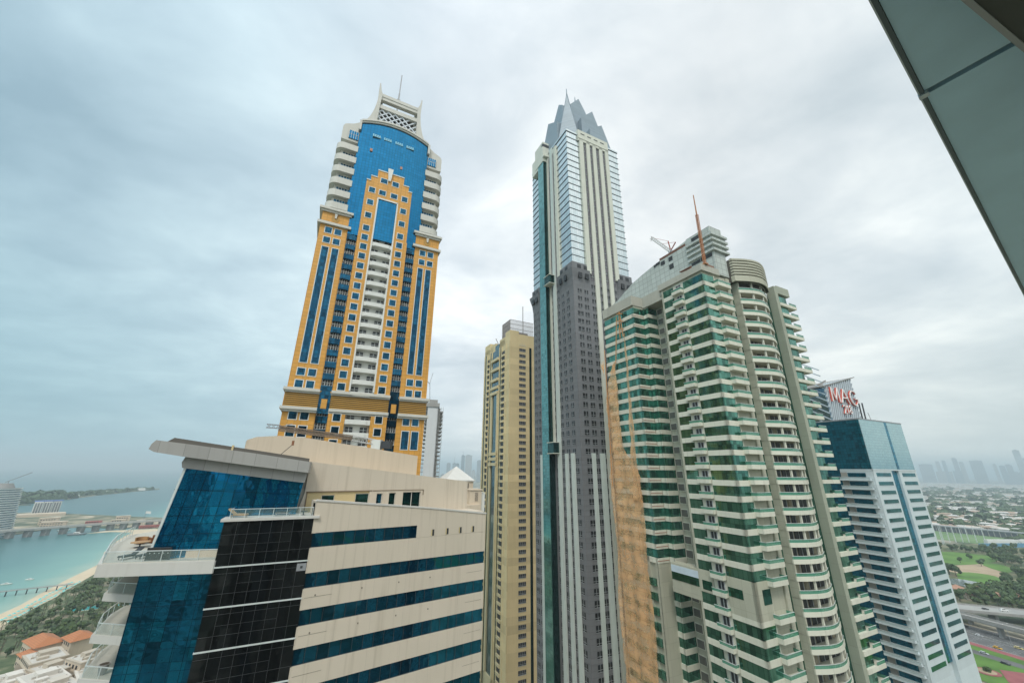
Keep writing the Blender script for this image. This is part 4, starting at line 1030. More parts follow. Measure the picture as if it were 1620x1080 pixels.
lounger('tan sun lounger with raised back on the terrace over the black glass', W3(BLW, 2.0, 1.0, 119.63), 26+160, M_wood, M_cush)
lounger('grey sun lounger in the middle of the terrace over the black glass', W3(BLW, 4.6, 1.1, 119.63), 26, M_grey, M_charc)
def table(label, loc, r, h, mat):
    t = thing('round_table', label, 'table', loc)
    m = MB(); m.cyl((0, 0), r, h-.06, h, n=24); m.build('tabletop', mat, t)
    m = MB(); m.cyl((0, 0), .07, .04, h-.06, n=10); m.cyl((0, 0), r*.55, 0, .04, n=16); m.build('pedestal', M_dark, t)
table('round tan wooden table on the left terrace', (-45.2, 52.0, 115.67), .95, .62, M_wood)
table('small low charcoal table among the loungers over the black glass', W3(BLW, 7.6, 1.2, 119.63), .4, .45, M_charc)
def sofa():
    t = thing('corner_sofa', 'brown leather sofa at the back of the left terrace by the blue glass', 'sofa', (-45.9, 56.2, 115.67), 62)
    m = MB(); m.box(-1.5, 1.5, -.5, .5, .12, .45); m.build('seat', M_brown, t)
    m = MB(); m.box(-1.5, 1.5, -.7, -.48, .12, .95); m.build('backrest', M_brown, t)
    for x in (-1.65, 1.45): m = MB(); m.box(x, x+.2, -.7, .5, .1, .65); m.build('armrest', M_brown, t)
    m = MB(); [m.box(x, x+.1, y, y+.1, 0, .12) for x in (-1.5, 1.4) for y in (-.6, .4)]; m.build('feet', M_dark, t)
sofa()
def armchair():
    t = thing('armchair', 'rounded brown armchair between the round table and the sofa', 'armchair', (-46.9, 54.0, 115.67), 40)
    m = MB(); m.cyl((0, 0), .5, .12, .42, n=16); m.build('seat', M_brown, t)
    m = MB()
    for i in range(9):
        a = R(20+i*20); b_ = R(40+i*20); m.frustum([(.5*math.cos(a), .5*math.sin(a), .1), (.5*math.cos(b_), .5*math.sin(b_), .1), (.62*math.cos(b_), .62*math.sin(b_), .1), (.62*math.cos(a), .62*math.sin(a), .1)], [(.52*math.cos(a), .52*math.sin(a), .8), (.52*math.cos(b_), .52*math.sin(b_), .8), (.66*math.cos(b_), .66*math.sin(b_), .8), (.66*math.cos(a), .66*math.sin(a), .8)])
    m.build('backrest', M_wood, t)
armchair()
def pot():
    t = thing('planter_pot', 'empty tapered grey pot on a curved balcony at lower left', 'pot', (-42.6, 48.9, 104.36))
    m = MB(); m.cyl((0, 0), .3, 0, .85, 0, .44, 20); m.build('pot_body', M_conc, t)
    m = MB(); m.cyl((0, 0), .47, .82, .92, 0, .47, 20); m.cyl((0, 0), .38, .9, .93, 1, .38, 20); m.build('rim', [M_conc, plain('soil', (.06, .045, .03), .9)], t)
pot()
def ac():
    t = thing('air_conditioner', 'white outdoor air conditioner unit between the roof terrace windows', 'air conditioner', W3(FAW, 11.65, 4.4, 118.56), 35)
    m = MB(); m.box(0, .75, 0, .35, .5, 1.1); m.build('casing', M_white, t)
    m = MB(); m.M = Matrix.Translation((.34, -.01, .8)) @ Matrix.Rotation(R(90), 4, 'X'); m.cyl((0, 0), .24, -.01, .03, n=18); m.build('fan_grille', M_dark, t)
    m = MB(); m.box(.05, .12, .02, .3, 0, .5); m.box(.62, .69, .02, .3, 0, .5); m.build('stand', M_grey, t)
ac()
def floodlight():
    t = thing('floodlight', 'brown floodlight on a thin pole leaning over the canopy beside the cream roof wall', 'floodlight', W3(BLW, 3.4, 5, 126.3), 26)
    m = MB(); m.bar((0, 0, 0), (1.5, 0, 1.7), .07); m.build('pole', M_dark, t)
    m = MB(); m.box(1.35, 1.62, -.2, .2, 1.55, 2.15); m.build('lamp_head', M_brown, t)
floodlight()

# ================================================================== the eye's own building: panelled overhang
M_pan = plain('grey_aluminium_panel', (.48, .70, .86), .4, .2, .14, 1.4)
def overhang():
    t = thing('roof_overhang', 'pale grey panelled overhang with dark edge trim in the top right corner', 'overhang', (2.85, 1.95, H+3.5), math.degrees(math.atan2(4.96, 7.53)))
    # x along the outer edge, -y towards the building
    j = 1.353
    m = MB(); m.box(-3.2, j-.035, -1.0, 0, 0, .12); m.build('soffit_panel', M_pan, t)
    m = MB(); m.box(j+.035, 9.5, -3.2, 0, 0, .12); m.build('soffit_panel', M_pan, t)
    m = MB(); m.box(-3.2, 9.5, -3.2, 0, .05, .35); m.build('joint_backing', plain('joint_black', (.01, .01, .011), .9), t)
    m = MB(); m.box(-3.2, 9.5, .004, .035, -.02, .4); m.build('edge_trim', plain('dark_trim', (.10, .13, .15), .4, .3), t)
    m = MB(); m.box(-3.2, 9.5, .035, .045, -.02, .0); m.box(j-.03, j+.03, -.02, .05, -.035, .0); m.build('trim_highlight', plain('painted_highlight', (.5, .56, .6), .3, .4), t)  # highlight along the trim edge painted as pale strips
    m = MB(); m.box(-3.2, j-.035, -3.2, -1.012, .0, .12); m.build('soffit_panel', M_pan, t)
    return t
ov = overhang()
def own_beam():
    t = thing('window_head_beam', 'dark beam under the grey overhang at the extreme top right', 'beam', (0, 0, H))
    m = MB(); a, b_ = Vector((3.0, 1.64, 3.0)), Vector((3.9, 1.99, 3.0)); d = (b_-a).normalized(); n = Vector((d.y, -d.x, 0))
    p0, p1 = a-d*4, a+d*5
    m.extr([p0, p1, p1+n*1.6, p0+n*1.6], (0, 0, .44)); m.build('beam_cladding', plain('dark_olive_metal', (.045, .05, .045), .5), t)
    m = MB(); m.bar(p0-n*.01, p1-n*.01, .03); m.build('beam_edge', M_grey, t)
own_beam()

# ================================================================== unfinished tower, tower crane, roof pyramid behind the cream roofs
def scaffold_tower():
    R0 = 367; a = R(-12.55); c = (R0*math.sin(a), R0*math.cos(a), 0)
    t = thing('unfinished_tower', 'white concrete tower wrapped in grey scaffolding, right beside the orange tower', 'tower', c, 12)
    m = MB(); m.box(1.2, 11, 0, 30, 0, 181); m.build('core_wall', wall_mat('white_concrete', (.60, .61, .62), dirt=.15), t)
    m = MB()
    for k in range(50): m.box(10.2, 15.4, .5, 29, 3.6*k, 3.6*k+.35); m.box(-1, 1.3, .5, 29, 3.6*k, 3.6*k+.35)
    m.box(10.2, 13, 1.5, 28, 0, 180); m.build('floor_slab', M_conc, t)
    m = MB(); m.box(-.5, 12, -1, 30, 181, 184.5); m.box(2, 10, 2, 20, 184.5, 188); m.build('roof_deck', M_conc, t)
    m = MB()
    for x in (10.6, 12.2, 13.8, 15.6):
        for z in range(98): m.bar((x, -.4, 90+z), (x, -.4, 91+z), .12) if z % 98 == 0 else None
        m.bar((x, -.5, 80), (x, -.5, 181), .16)
    for k in range(56): m.bar((10.4, -.5, 80+1.8*k), (15.8, -.5, 80+1.8*k), .16); m.bar((15.8, -.5, 80+1.8*k), (15.8, 20, 80+1.8*k), .16)
    for k in range(28): m.bar((10.6, -.5, 80+3.6*k), (15.6, -.5, 83.6+3.6*k), .1)
    for x in (-1.2, .2): m.bar((x, -.5, 80), (x, -.5, 182), .16)
    for k in range(28): m.bar((-1.3, -.5, 80+3.6*k), (1.2, -.5, 80+3.6*k), .16)
    m.build('scaffolding', plain('scaffold_grey', (.17, .165, .15), .7), t)
    m = MB(); m.bar((2.4, 2, 188), (1.2, 2, 204), .5); m.bar((1.2, 2, 204), (3.4, 2, 214), .4); m.bar((1.4, 2, 203), (-1.5, 2, 205.5), .7); m.build('hoist_jib', M_grey, t)
scaffold_tower()
def tower_crane():
    R0 = 100.0
    def P(a, te): return Vector((R0*math.sin(R(a)), R0*math.cos(R(a)), R0*te))
    p0, p1, p2 = P(-30.9, .0830), P(-22.1, .0685), P(-18.9, .0600)
    t = thing('tower_crane', 'brown lattice crane jib lying level across the foot of the orange tower', 'crane', (p2.x, p2.y, 0))
    o = Vector((p2.x, p2.y, -H))
    m = MB(); m.lattice(p0-o-Vector((0,0,0)), p1-o, 1.0, .17, 0, 22); m.bar(p0-o, p1-o, .55, 0); m.build('jib', plain('weathered_brown_steel', (.23, .17, .12), .7), t)
    m = MB(); m.lattice(p1-o, p2-o, 1.1, .2, 0, 6); m.build('counter_jib', plain('pale_steel', (.5, .5, .48), .5), t)
    m = MB(); q = p2-o; m.box(q.x-1.0, q.x+1.2, q.y-.9, q.y+.9, q.z-2.2, q.z+.6, 0); m.box(q.x+1.4, q.x+3.6, q.y-.9, q.y+.9, q.z-1.4, q.z+.3, 1); m.build('cabin', [M_white, M_dark], t)
    m = MB(); m.lattice((0, 0, 0), (0, 0, q.z-2), 1.6, .2); m.build('crane_mast', plain('mast_steel', (.32, .30, .27), .6), t)
    m = MB(); m.lattice(P(-32.3, .0865)-o, P(-30.8, .0860)-o, .7, .15); m.bar(P(-30.9, .085)-o, P(-29.5, .0942)-o, .16); m.build('jib_tip', M_grey, t)
tower_crane()
def pyramid_house():
    a = R(-7.75); R0 = 128
    t = thing('rooftop_pavilion', 'white pyramid roofed pavilion on a tower top just behind the cream roof', 'pavilion', (R0*math.sin(a), R0*math.cos(a), 0), 26)
    z0 = H-R0*.0235
    m = MB(); m.frustum([(-4.6, -4.6, z0), (4.6, -4.6, z0), (4.6, 4.6, z0), (-4.6, 4.6, z0)], [(-.05, -.05, z0+4.0), (.05, -.05, z0+4.0), (.05, .05, z0+4.0), (-.05, .05, z0+4.0)]); m.box(-4.7, 4.7, -4.7, 4.7, z0-.3, z0); m.build('roof', wall_mat('white_roof', (.66, .65, .62)), t)
    m = MB(); m.box(-4.3, 4.3, -4.3, 4.3, 0, z0-.3); m.build('wall', M_cr2, t)
    for x in (-2.2, 2.0): m = MB(); m.box(x, x+.8, -4.36, -4, z0-2.6, z0-.9); m.build('window', M_room, t)
pyramid_house()
def beige_house():
    a = R(-5.05); R0 = 110
    t = thing('rooftop_house', 'beige stair house with slatted openings between the pyramid pavilion and the yellow tower', 'house', (R0*math.sin(a), R0*math.cos(a), 0), 26)
    z1 = H-R0*.047
    m = MB(); m.box(-1.9, 1.5, -1.5, 3, 0, z1); m.box(-2.1, 1.7, -1.7, 3.2, z1, z1+.3); m.box(-8, .9, -3, 10, 0, H-R0*.078); m.build('wall', M_cr2, t)
    m = MB(); m.box(-.4, .5, -1.6, -1.3, z1-2.6, z1-.5, 0); [m.box(-.4+.2*i, -.32+.2*i, -1.65, -1.5, z1-2.6, z1-.5, 1) for i in range(5)]; m.build('slatted_window', [M_room, M_cr2], t)
    m = MB(); m.box(1.6, 2.6, -1, 2, H-R0*.095, H-R0*.052); m.build('roof_unit', M_white, t)
beige_house()

# plain towers added behind the viewer, unseen, to give the near glass reflections
M_mir = [wall_mat('added_tower_stone', (.50, .44, .34), 2.6, 3.6, line=.35, ms=.5), wall_mat('added_tower_white', (.62, .62, .60), 3.4, 3.5, line=.3, ms=.6), wall_mat('added_tower_brown', (.24, .19, .15), 2.4, 3.7, line=.5, ms=.4)]
for az_, rr, w_, h_, i_, lb in ((161, 115, 24, 168, 0, 'unseen beige tower added to reflect in the black glass bay'), (176, 190, 30, 150, 1, 'unseen white tower added to reflect in the blue penthouse glazing'), (133, 150, 26, 190, 2, 'unseen brown tower added to reflect in the left end of the blue window bands'), (112, 180, 30, 160, 1, 'unseen white tower added to reflect in the right end of the blue window bands'), (148, 240, 34, 210, 0, 'unseen tall stone tower added to reflect in the middle of the blue window bands')):
    t = thing('added_reflection_tower', lb, 'tower', (rr*math.sin(R(az_)), rr*math.cos(R(az_)), 0), 26)
    m = MB(); m.box(-w_/2, w_/2, -w_/2, w_/2, 0, h_); m.box(-w_*.3, w_*.3, -w_*.3, w_*.3, h_, h_+8); m.build('wall', M_mir[i_], t)
    m = MB(); m.box(-w_*.12, w_*.12, -w_/2-.2, w_/2+.2, 0, h_-6); m.build('glass_strip', M_bgd, t)

# ================================================================== GROUND, SEA, FAR COAST
def sheet(name, pts, z, mat, thick=0.0):
    m = MB()
    if thick: m.extr([(x, y, z-thick) for x, y in pts], (0, 0, thick))
    else:
        bm = bmesh.new(); vs = [bm.verts.new((x, y, z)) for x, y in pts]; f = bm.faces.new(vs)
        if f.normal.z < 0: f.normal_flip()
        bm.normal_update()
        if f.normal.z < 0: bmesh.ops.reverse_faces(bm, faces=[f])
        bmesh.ops.triangulate(bm, faces=bm.faces[:])
        me = bpy.data.meshes.new(name); bm.to_mesh(me); bm.free(); me.materials.append(mat)
        o = bpy.data.objects.new(name, me); COL.objects.link(o); o['kind'] = 'structure'; return o
    o = m.build(name, mat); o['kind'] = 'structure'; return o
def ground_mat(name, cols, scale, rough=.95, detail=8):
    m, nt, b = nmat(name)
    t = mnode(nt, 'ShaderNodeTexCoord')
    n = noise(nt, t.outputs['Object'], scale, detail, .62)
    r = mnode(nt, 'ShaderNodeValToRGB'); el = r.color_ramp.elements
    while len(el) < len(cols): el.new(.5)
    for e, (p, c) in zip(el, cols): e.position = p; e.color = (*c, 1)
    nt.links.new(n, r.inputs[0]); nt.links.new(r.outputs[0], b.inputs['Base Color']); b.inputs['Roughness'].default_value = rough
    return m
M_sub = ground_mat('suburb_ground', [(.34, (.035, .065, .03)), (.45, (.07, .10, .05)), (.50, (.20, .19, .14)), (.57, (.30, .27, .20)), (.66, (.40, .38, .34))], .018)
ring_pts = [(60000*math.cos(i*math.pi/32), 60000*math.sin(i*math.pi/32)) for i in range(64)]
sheet('ground', ring_pts, 0, M_sub)
def sea_mat():
    m, nt, b = nmat('sea_water')
    t = mnode(nt, 'ShaderNodeTexCoord'); s_ = mnode(nt, 'ShaderNodeSeparateXYZ'); nt.links.new(t.outputs['Object'], s_.inputs[0])
    # distance seaward from the straight beach line: shallow turquoise over sand, then deeper
    def mm(op, a, c):
        n = mnode(nt, 'ShaderNodeMath', operation=op)
        for i, v in enumerate((a, c)):
            if isinstance(v, (int, float)): n.inputs[i].default_value = v
            else: nt.links.new(v, n.inputs[i])
        return n.outputs[0]
    d = mm('ADD', mm('MULTIPLY', mm('ADD', s_.outputs[0], 450.0), -.865), mm('MULTIPLY', mm('ADD', s_.outputs[1], -396.0), -.502))
    d = mm('ADD', d, mm('MULTIPLY', mm('SUBTRACT', noise(nt, t.outputs['Object'], .02, 3), .5), 40.0))
    r = mnode(nt, 'ShaderNodeMapRange'); r.inputs[1].default_value = 0; r.inputs[2].default_value = 190; nt.links.new(d, r.inputs[0])
    c = mnode(nt, 'ShaderNodeValToRGB'); el = c.color_ramp.elements
    el[0].position = 0; el[0].color = (.34, .44, .34, 1); el[1].position = 1; el[1].color = (.045, .135, .14, 1)
    e = el.new(.12); e.color = (.19, .37, .31, 1); e = el.new(.5); e.color = (.08, .215, .205, 1)
    nt.links.new(r.outputs[0], c.inputs[0])
    sp = rgb(nt, noise(nt, t.outputs['Object'], .004, 5), c.outputs[0], rgb(nt, 1.0, c.outputs[0], (.72, .80, .84), 'MULTIPLY'))
    nt.links.new(sp, b.inputs['Base Color']); b.inputs['Roughness'].default_value = .32; b.inputs['Specular IOR Level'].default_value = .35
    bp = mnode(nt, 'ShaderNodeBump'); bp.inputs['Strength'].default_value = .25; bp.inputs['Distance'].default_value = .6
    nt.links.new(noise(nt, t.outputs['Object'], .25, 4), bp.inputs['Height']); nt.links.new(bp.outputs[0], b.inputs['Normal'])
    return m
sheet('sea', [(-250, 60), (-330, 200), (-450, 396), (-461, 420), (-481, 452), (-513, 507), (-548, 573), (-588, 633), (-625, 700), (-560, 1200), (-700, 3000), (-9000, 58000), (-30000, 51000), (-58000, 0), (-50000, -20000), (-250, -3000)], .12, sea_mat())
M_sand = ground_mat('sand', [(.3, (.50, .40, .27)), (.55, (.58, .48, .34)), (.7, (.52, .43, .31))], .05)
sheet('beach', [(-330, 200), (-450, 396), (-461, 420), (-481, 452), (-513, 507), (-548, 573), (-588, 633), (-625, 700), (-600, 705), (-540, 590), (-499, 518), (-471, 470), (-454, 443), (-443, 420), (-430, 397), (-414, 368), (-300, 180)], .24, M_sand)
M_park = ground_mat('park_lawn', [(.35, (.045, .075, .03)), (.5, (.10, .13, .06)), (.6, (.28, .24, .16)), (.7, (.36, .32, .24))], .06)
sheet('park', [(-414, 368), (-430, 397), (-443, 420), (-454, 443), (-471, 470), (-499, 518), (-470, 560), (-250, 480), (-200, 250), (-300, 180)], .2, M_park)
M_isl = ground_mat('island_sand', [(.38, (.05, .08, .04)), (.5, (.16, .16, .10)), (.62, (.45, .38, .27))], .02)
sheet('sand_spit', [(-824, 822), (-822, 856), (-775, 880), (-700, 900), (-640, 820), (-600, 690), (-613, 646), (-670, 716), (-724, 793), (-750, 838), (-799, 846)], .5, M_sand, .5)
sheet('reclaimed_land', [(-1010, 700), (-931, 781), (-947, 829), (-958, 880), (-920, 901), (-840, 890), (-800, 905), (-700, 880), (-560, 960), (-560, 1080), (-820, 1060), (-1000, 1090), (-1180, 1130), (-1330, 1160), (-1420, 1060), (-1300, 900)], 1.2, M_isl, 1.2)
sheet('island', [(-1590, 1370), (-1660, 1385), (-1705, 1558), (-1790, 1720), (-1870, 1890), (-1968, 2143), (-2023, 2350), (-2085, 2420), (-2120, 2330), (-2070, 2080), (-2020, 1900), (-1960, 1700), (-1880, 1540), (-1800, 1380), (-1700, 1290)], 2.0, ground_mat('island_ground', [(.4, (.05, .075, .04)), (.52, (.18, .17, .11)), (.62, (.46, .40, .28))], .012), 2.0)

# ---- foliage
def leaf_mat(name, c):
    m, nt, b = nmat(name); t = mnode(nt, 'ShaderNodeTexCoord'); oi = mnode(nt, 'ShaderNodeObjectInfo')
    base = rgb(nt, noise(nt, t.outputs['Object'], .9, 3), sc(c, .55), sc(c, 1.5)); base = rgb(nt, oi.outputs['Random'], base, rgb(nt, 1.0, base, (1.25, 1.1, .8), 'MULTIPLY'))
    nt.links.new(base, b.inputs['Base Color']); b.inputs['Roughness'].default_value = .8; return m
M_leaf = leaf_mat('broad_leaf', (.055, .095, .035)); M_palm = leaf_mat('palm_leaf', (.065, .095, .045)); M_bark = plain('bark', (.13, .10, .07), .9)
def crown(m, rr, hh, zc, n, rnd, size):
    cl = [(rnd.uniform(-.6, .6)*rr, rnd.uniform(-.6, .6)*rr, zc+rnd.uniform(-.5, .5)*hh, rnd.uniform(.35, .6)*rr) for _ in range(7)]
    for _ in range(n):
        c = rnd.choice(cl); v = Vector((rnd.gauss(0, 1), rnd.gauss(0, 1), rnd.gauss(0, 1))).normalized()
        p = Vector(c[:3])+v*c[3]*rnd.uniform(.6, 1.05); a = v.orthogonal().normalized()*size*rnd.uniform(.6, 1.3); b_ = v.cross(a).normalized()*size*rnd.uniform(.6, 1.3)
        q = v*rnd.uniform(-.3, .3)*size
        m.add([p-a-b_, p+a-b_+q, p+a+b_, p-a+b_-q], [(0, 1, 2, 3)], 0)
def broad_tree(seed, h=8, r=3.6, n=150):
    rnd = random.Random(seed); m = MB(); crown(m, r, h*.45, h*.64, n, rnd, r*.24)
    m.bar((0, 0, 0), (.1, 0, h*.5), .5, 1, .28, 6)
    for k in range(3): a = k*2.1+seed; m.bar((.1, 0, h*.4), (math.cos(a)*r*.5, math.sin(a)*r*.5, h*.66), .22, 1, .1)
    me = m.build('broadleaf_tree', [M_leaf, M_bark]).data; return me
def palm_tree(seed, h=9):
    rnd = random.Random(seed); m = MB()
    for k in range(15):
        a = k*2.4+rnd.random(); L = rnd.uniform(2.4, 3.4); el = rnd.uniform(-.2, 1.0); prev = None
        for i in range(4):
            f = i/3; p = Vector((math.cos(a)*L*f*math.cos(el*.6), math.sin(a)*L*f*math.cos(el*.6), h+L*f*math.sin(el)-1.5*f*f*L*.5)); wd = .55*(1-f*.75); s_ = Vector((-math.sin(a), math.cos(a), .0))*wd
            if prev: m.add([prev[0]-prev[1], p-s_, p+s_, prev[0]+prev[1]], [(0, 1, 2, 3)], 0)
            prev = (p, s_)
    m.bar((0, 0, 0), (.25, .1, h*.55), .42, 1, .32, 6); m.bar((.25, .1, h*.55), (0, 0, h), .32, 1, .28, 6)
    return m.build('palm_tree', [M_palm, M_bark]).data
TREES = [('broadleaf_tree', broad_tree(s_, 7.5+s_, 3.4+.3*s_)) for s_ in range(3)]
PALMS = [('palm_tree', palm_tree(s_, 8.5+s_)) for s_ in (0, 1)]
for o in list(COL.objects):
    if o.name.split('.')[0] in ('broadleaf_tree', 'palm_tree') and o.type == 'MESH': bpy.data.objects.remove(o)
def plant(kind, x, y, z, sc_, label, group, rnd):
    nm, me = rnd.choice(kind); o = bpy.data.objects.new(nm, me); COL.objects.link(o)
    o.location = (x, y, z); o.rotation_euler = (0, 0, rnd.uniform(0, 6.28)); s1 = sc_*rnd.uniform(.75, 1.25); o.scale = (s1, s1, s1*rnd.uniform(.85, 1.15))
    return tag(o, label, 'palm' if nm == 'palm_tree' else 'tree', group)
def inside(p, poly):
    x, y = p; c = False
    for (x0, y0), (x1, y1) in zip(poly, poly[1:]+poly[:1]):
        if (y0 > y) != (y1 > y) and x < (x1-x0)*(y-y0)/(y1-y0)+x0: c = not c
    return c
def scatter(poly, n, dmin, rnd):
    xs, ys = [p[0] for p in poly], [p[1] for p in poly]; out = []
    for _ in range(n*40):
        p = (rnd.uniform(min(xs), max(xs)), rnd.uniform(min(ys), max(ys)))
        if inside(p, poly) and all((p[0]-q[0])**2+(p[1]-q[1])**2 > dmin*dmin for q in out):
            out.append(p)
            if len(out) >= n: break
    return out
rnd = random.Random(11)
park_poly = [(-402, 357), (-352, 306), (-322, 345), (-330, 395), (-420, 505), (-480, 508), (-446, 455), (-424, 410)]
for i, (x, y) in enumerate(scatter(park_poly, 250, 5.0, rnd)):
    if rnd.random() < .45: plant(PALMS, x, y, .2, .8, 'date palm in the seaside park between the beach and the orange roofed villas', 'palms in the seaside park', rnd)
    else: plant(TREES, x, y, .2, .72, 'dark green tree in the seaside park between the beach and the orange roofed villas', 'trees in the seaside park', rnd)
# beach umbrellas
mu = MB(); mu.frustum([(1.4*math.cos(i*math.pi/4), 1.4*math.sin(i*math.pi/4), 2.1) for i in range(8)], [(.05*math.cos(i*math.pi/4), .05*math.sin(i*math.pi/4), 2.9) for i in range(8)], 0); mu.bar((0, 0, 0), (0, 0, 2.9), .08, 1)
um = mu.build('beach_umbrella', [plain('turquoise_canvas', (.12, .50, .48), .7), M_white]); ume = um.data; bpy.data.objects.remove(um)
A, B = Vector((-414, 374)), Vector((-482, 494))
for i in range(24):
    for j in range(2):
        p = A.lerp(B, (i+.3*j)/24)+Vector((-.87, -.5))*(1+j*7.0)+Vector((rnd.uniform(-1, 1), rnd.uniform(-1, 1)))
        o = bpy.data.objects.new('beach_umbrella', ume); COL.objects.link(o); o.location = (p.x, p.y, .25)
        tag(o, 'turquoise beach umbrella in rows on the sand below the park', 'umbrella', 'beach umbrellas on the sand')
# pools in the park
M_pool = plain('pool_water', (.06, .42, .42), .15)
for (x, y, a, b_), lb in zip([(-392, 412, 7, 4), (-368, 425, 5, 3)], ('turquoise swimming pool among the park trees, the larger one', 'small turquoise pool among the park trees nearer the balconies')):
    t = thing('swimming_pool', lb, 'pool', (x, y, .2), 30)
    m = MB(); m.box(-a*1.5, a*1.5, -b_*1.5, b_*1.5, 0, .22); m.build('water', M_pool, t); m = MB(); m.box(-a*1.5-1, a*1.5+1, -b_*1.5-1, b_*1.5+1, 0, .18); m.build('deck', M_sand, t)
# pier
def pier():
    t = thing('beach_pier', 'thin grey pier on posts running out over the turquoise water at far left', 'pier', (-472, 470, 0), math.degrees(math.atan2(-30, -42)))
    m = MB(); m.box(-4, 90, -1.2, 1.2, 4.4, 4.9); m.build('deck', M_conc, t)
    for i in range(13): m = MB(); m.box(1+i*7, 1.6+i*7, -.9, .9, -2, 4.4); m.build('post', M_dark, t)
    m = MB(); [m.box(-4, 90, y, y+.06, 5.6, 5.7) for y in (-1.2, 1.14)]; [m.box(i*3-4, i*3-3.9, y, y+.06, 4.9, 5.6) for i in range(31) for y in (-1.2, 1.14)]; m.build('railing', M_grey, t)
pier()
def boat(label, x, y, rz, L, name='motor_boat', grey=False):
    t = thing(name, label, 'boat', (x, y, .12), rz); w = L*.16
    m = MB(); m.frustum([(-L/2, -w*.7, -.2), (L*.3, -w*.7, -.2), (L*.45, 0, -.2), (L*.3, w*.7, -.2), (-L/2, w*.7, -.2)], [(-L/2, -w, L*.1), (L*.3, -w, L*.1), (L*.55, 0, L*.13), (L*.3, w, L*.1), (-L/2, w, L*.1)]); m.build('hull', M_grey if grey else M_white, t)
    m = MB(); m.frustum([(-L*.2, -w*.6, L*.1), (L*.15, -w*.6, L*.1), (L*.15, w*.6, L*.1), (-L*.2, w*.6, L*.1)], [(-L*.18, -w*.5, L*.2), (L*.06, -w*.5, L*.2), (L*.06, w*.5, L*.2), (-L*.18, w*.5, L*.2)]); m.build('cabin', M_white, t)
    m = MB(); m.box(-L*.17, L*.1, -w*.62, w*.62, L*.13, L*.165); m.build('window', M_room, t)
boat('small white motor boat left of the pier end', -556, 485, 20, 9); boat('small white motor boat just beyond the pier', -553, 504, 10, 8)
boat('long grey boat moored by the sand spit', -825, 805, 25, 26, 'ferry_boat', True); boat('white boat beneath the causeway bridge', -900, 850, 30, 18)
# causeway bridge
def bridge():
    pts = [(-960, 700), (-904, 764), (-879, 798), (-852, 835), (-828, 870), (-800, 897), (-765, 920), (-690, 965), (-610, 1010)]
    t = thing('road_bridge', 'long grey causeway bridge on piers crossing the bay at far left', 'bridge', (-852, 835, 0))
    P = [Vector((x+852, y-835, 0)) for x, y in pts]; m = MB()
    nr = []
    for i in range(len(P)): d = (P[min(i+1, len(P)-1)]-P[max(i-1, 0)]).normalized(); nr.append(Vector((-d.y, d.x, 0)))
    for i in range(len(P)-1):
        a, b_ = P[i], P[i+1]; na, nb = nr[i]*8, nr[i+1]*8; z = Vector((0, 0, 1))
        m.frustum([a-na+z*11.5, b_-nb+z*11.5, b_+nb+z*11.5, a+na+z*11.5], [a-na+z*13.6, b_-nb+z*13.6, b_+nb+z*13.6, a+na+z*13.6], 0)
        for sg in (-1, 1):
            w0 = nr[i]*8*sg; w1 = nr[i+1]*8*sg; m.bar(a+w0+z*14.4, b_+w1+z*14.4, .9, 0)
    m.build('deck', wall_mat('bridge_concrete', (.44, .43, .40)), t)
    for i in range(1, len(P)-1):
        for f in (0, .5):
            q = P[i].lerp(P[i+1], f); m = MB(); m.frustum([(q.x-4, q.y-4, -2), (q.x+4, q.y-4, -2), (q.x+4, q.y+4, -2), (q.x-4, q.y+4, -2)], [(q.x-6, q.y-3, 11.6), (q.x+6, q.y-3, 11.6), (q.x+6, q.y+3, 11.6), (q.x-6, q.y+3, 11.6)]); m.build('pier', M_conc, t)
bridge()
# round hotel
def round_hotel():
    a = R(-51.45); R0 = 1235
    t = thing('round_tower', 'flared round white tower with ringed balconies at the left edge of the picture', 'tower', (R0*math.sin(a), R0*math.cos(a), 0))
    m = MB(); m.cyl((0, 0), 37, 0, 84, 0, 28, 40); m.build('glass_drum', glass_mat('hotel_glass', (.12, .18, .20), (.2, .26, .28), (.08, .1, .1), 3, 4, patch=.5), t)
    for k in range(21):
        z = 3+k*3.95; r = 38.5-z*.105; m = MB(); m.cyl((0, 0), r, z, z+1.5, 0, r+.3, 40); m.build('floor_ring', M_white, t)
    m = MB(); m.cyl((0, 0), 20, 84, 92, 0, 16, 24); m.build('roof_drum', M_conc, t)
    m = MB(); m.bar((14, 0, 88), (14, 0, 97), 1.0); m.bar((8, 0, 94), (40, 10, 112), .9); m.build('roof_crane', M_grey, t)
round_hotel()
def hotel_block():
    a = R(-49.05); R0 = 1655
    t = thing('hotel_block', 'white slab hotel with dark vertical bays and a blue roof edge beyond the bridge', 'hotel', (R0*math.sin(a), R0*math.cos(a), 0), 50)
    for i in range(3): m = MB(); m.box(i*16.5, i*16.5+15, i*2, 22+i*2, 0, 34-i*.5); m.build('wing', M_white, t)
    for i in range(3):
        for j in range(3): m = MB(); m.box(i*16.5+1.5+j*4.6, i*16.5+4.6+j*4.6, i*2-.4, i*2+1, 3, 31); m.build('window_bay', plain('hotel_bay', (.13, .15, .16), .5) if 'hotel_bay' not in bpy.data.materials else bpy.data.materials['hotel_bay'], t)
    m = MB(); m.box(-1, 50, 4, 27, 34, 36); m.build('roof_edge', plain('blue_roof', (.08, .16, .40), .6), t)
    m = MB(); m.box(-30, 60, -45, -5, 0, 7); m.box(-60, -32, -60, -25, 0, 12); m.build('podium', M_cr2, t)
hotel_block()
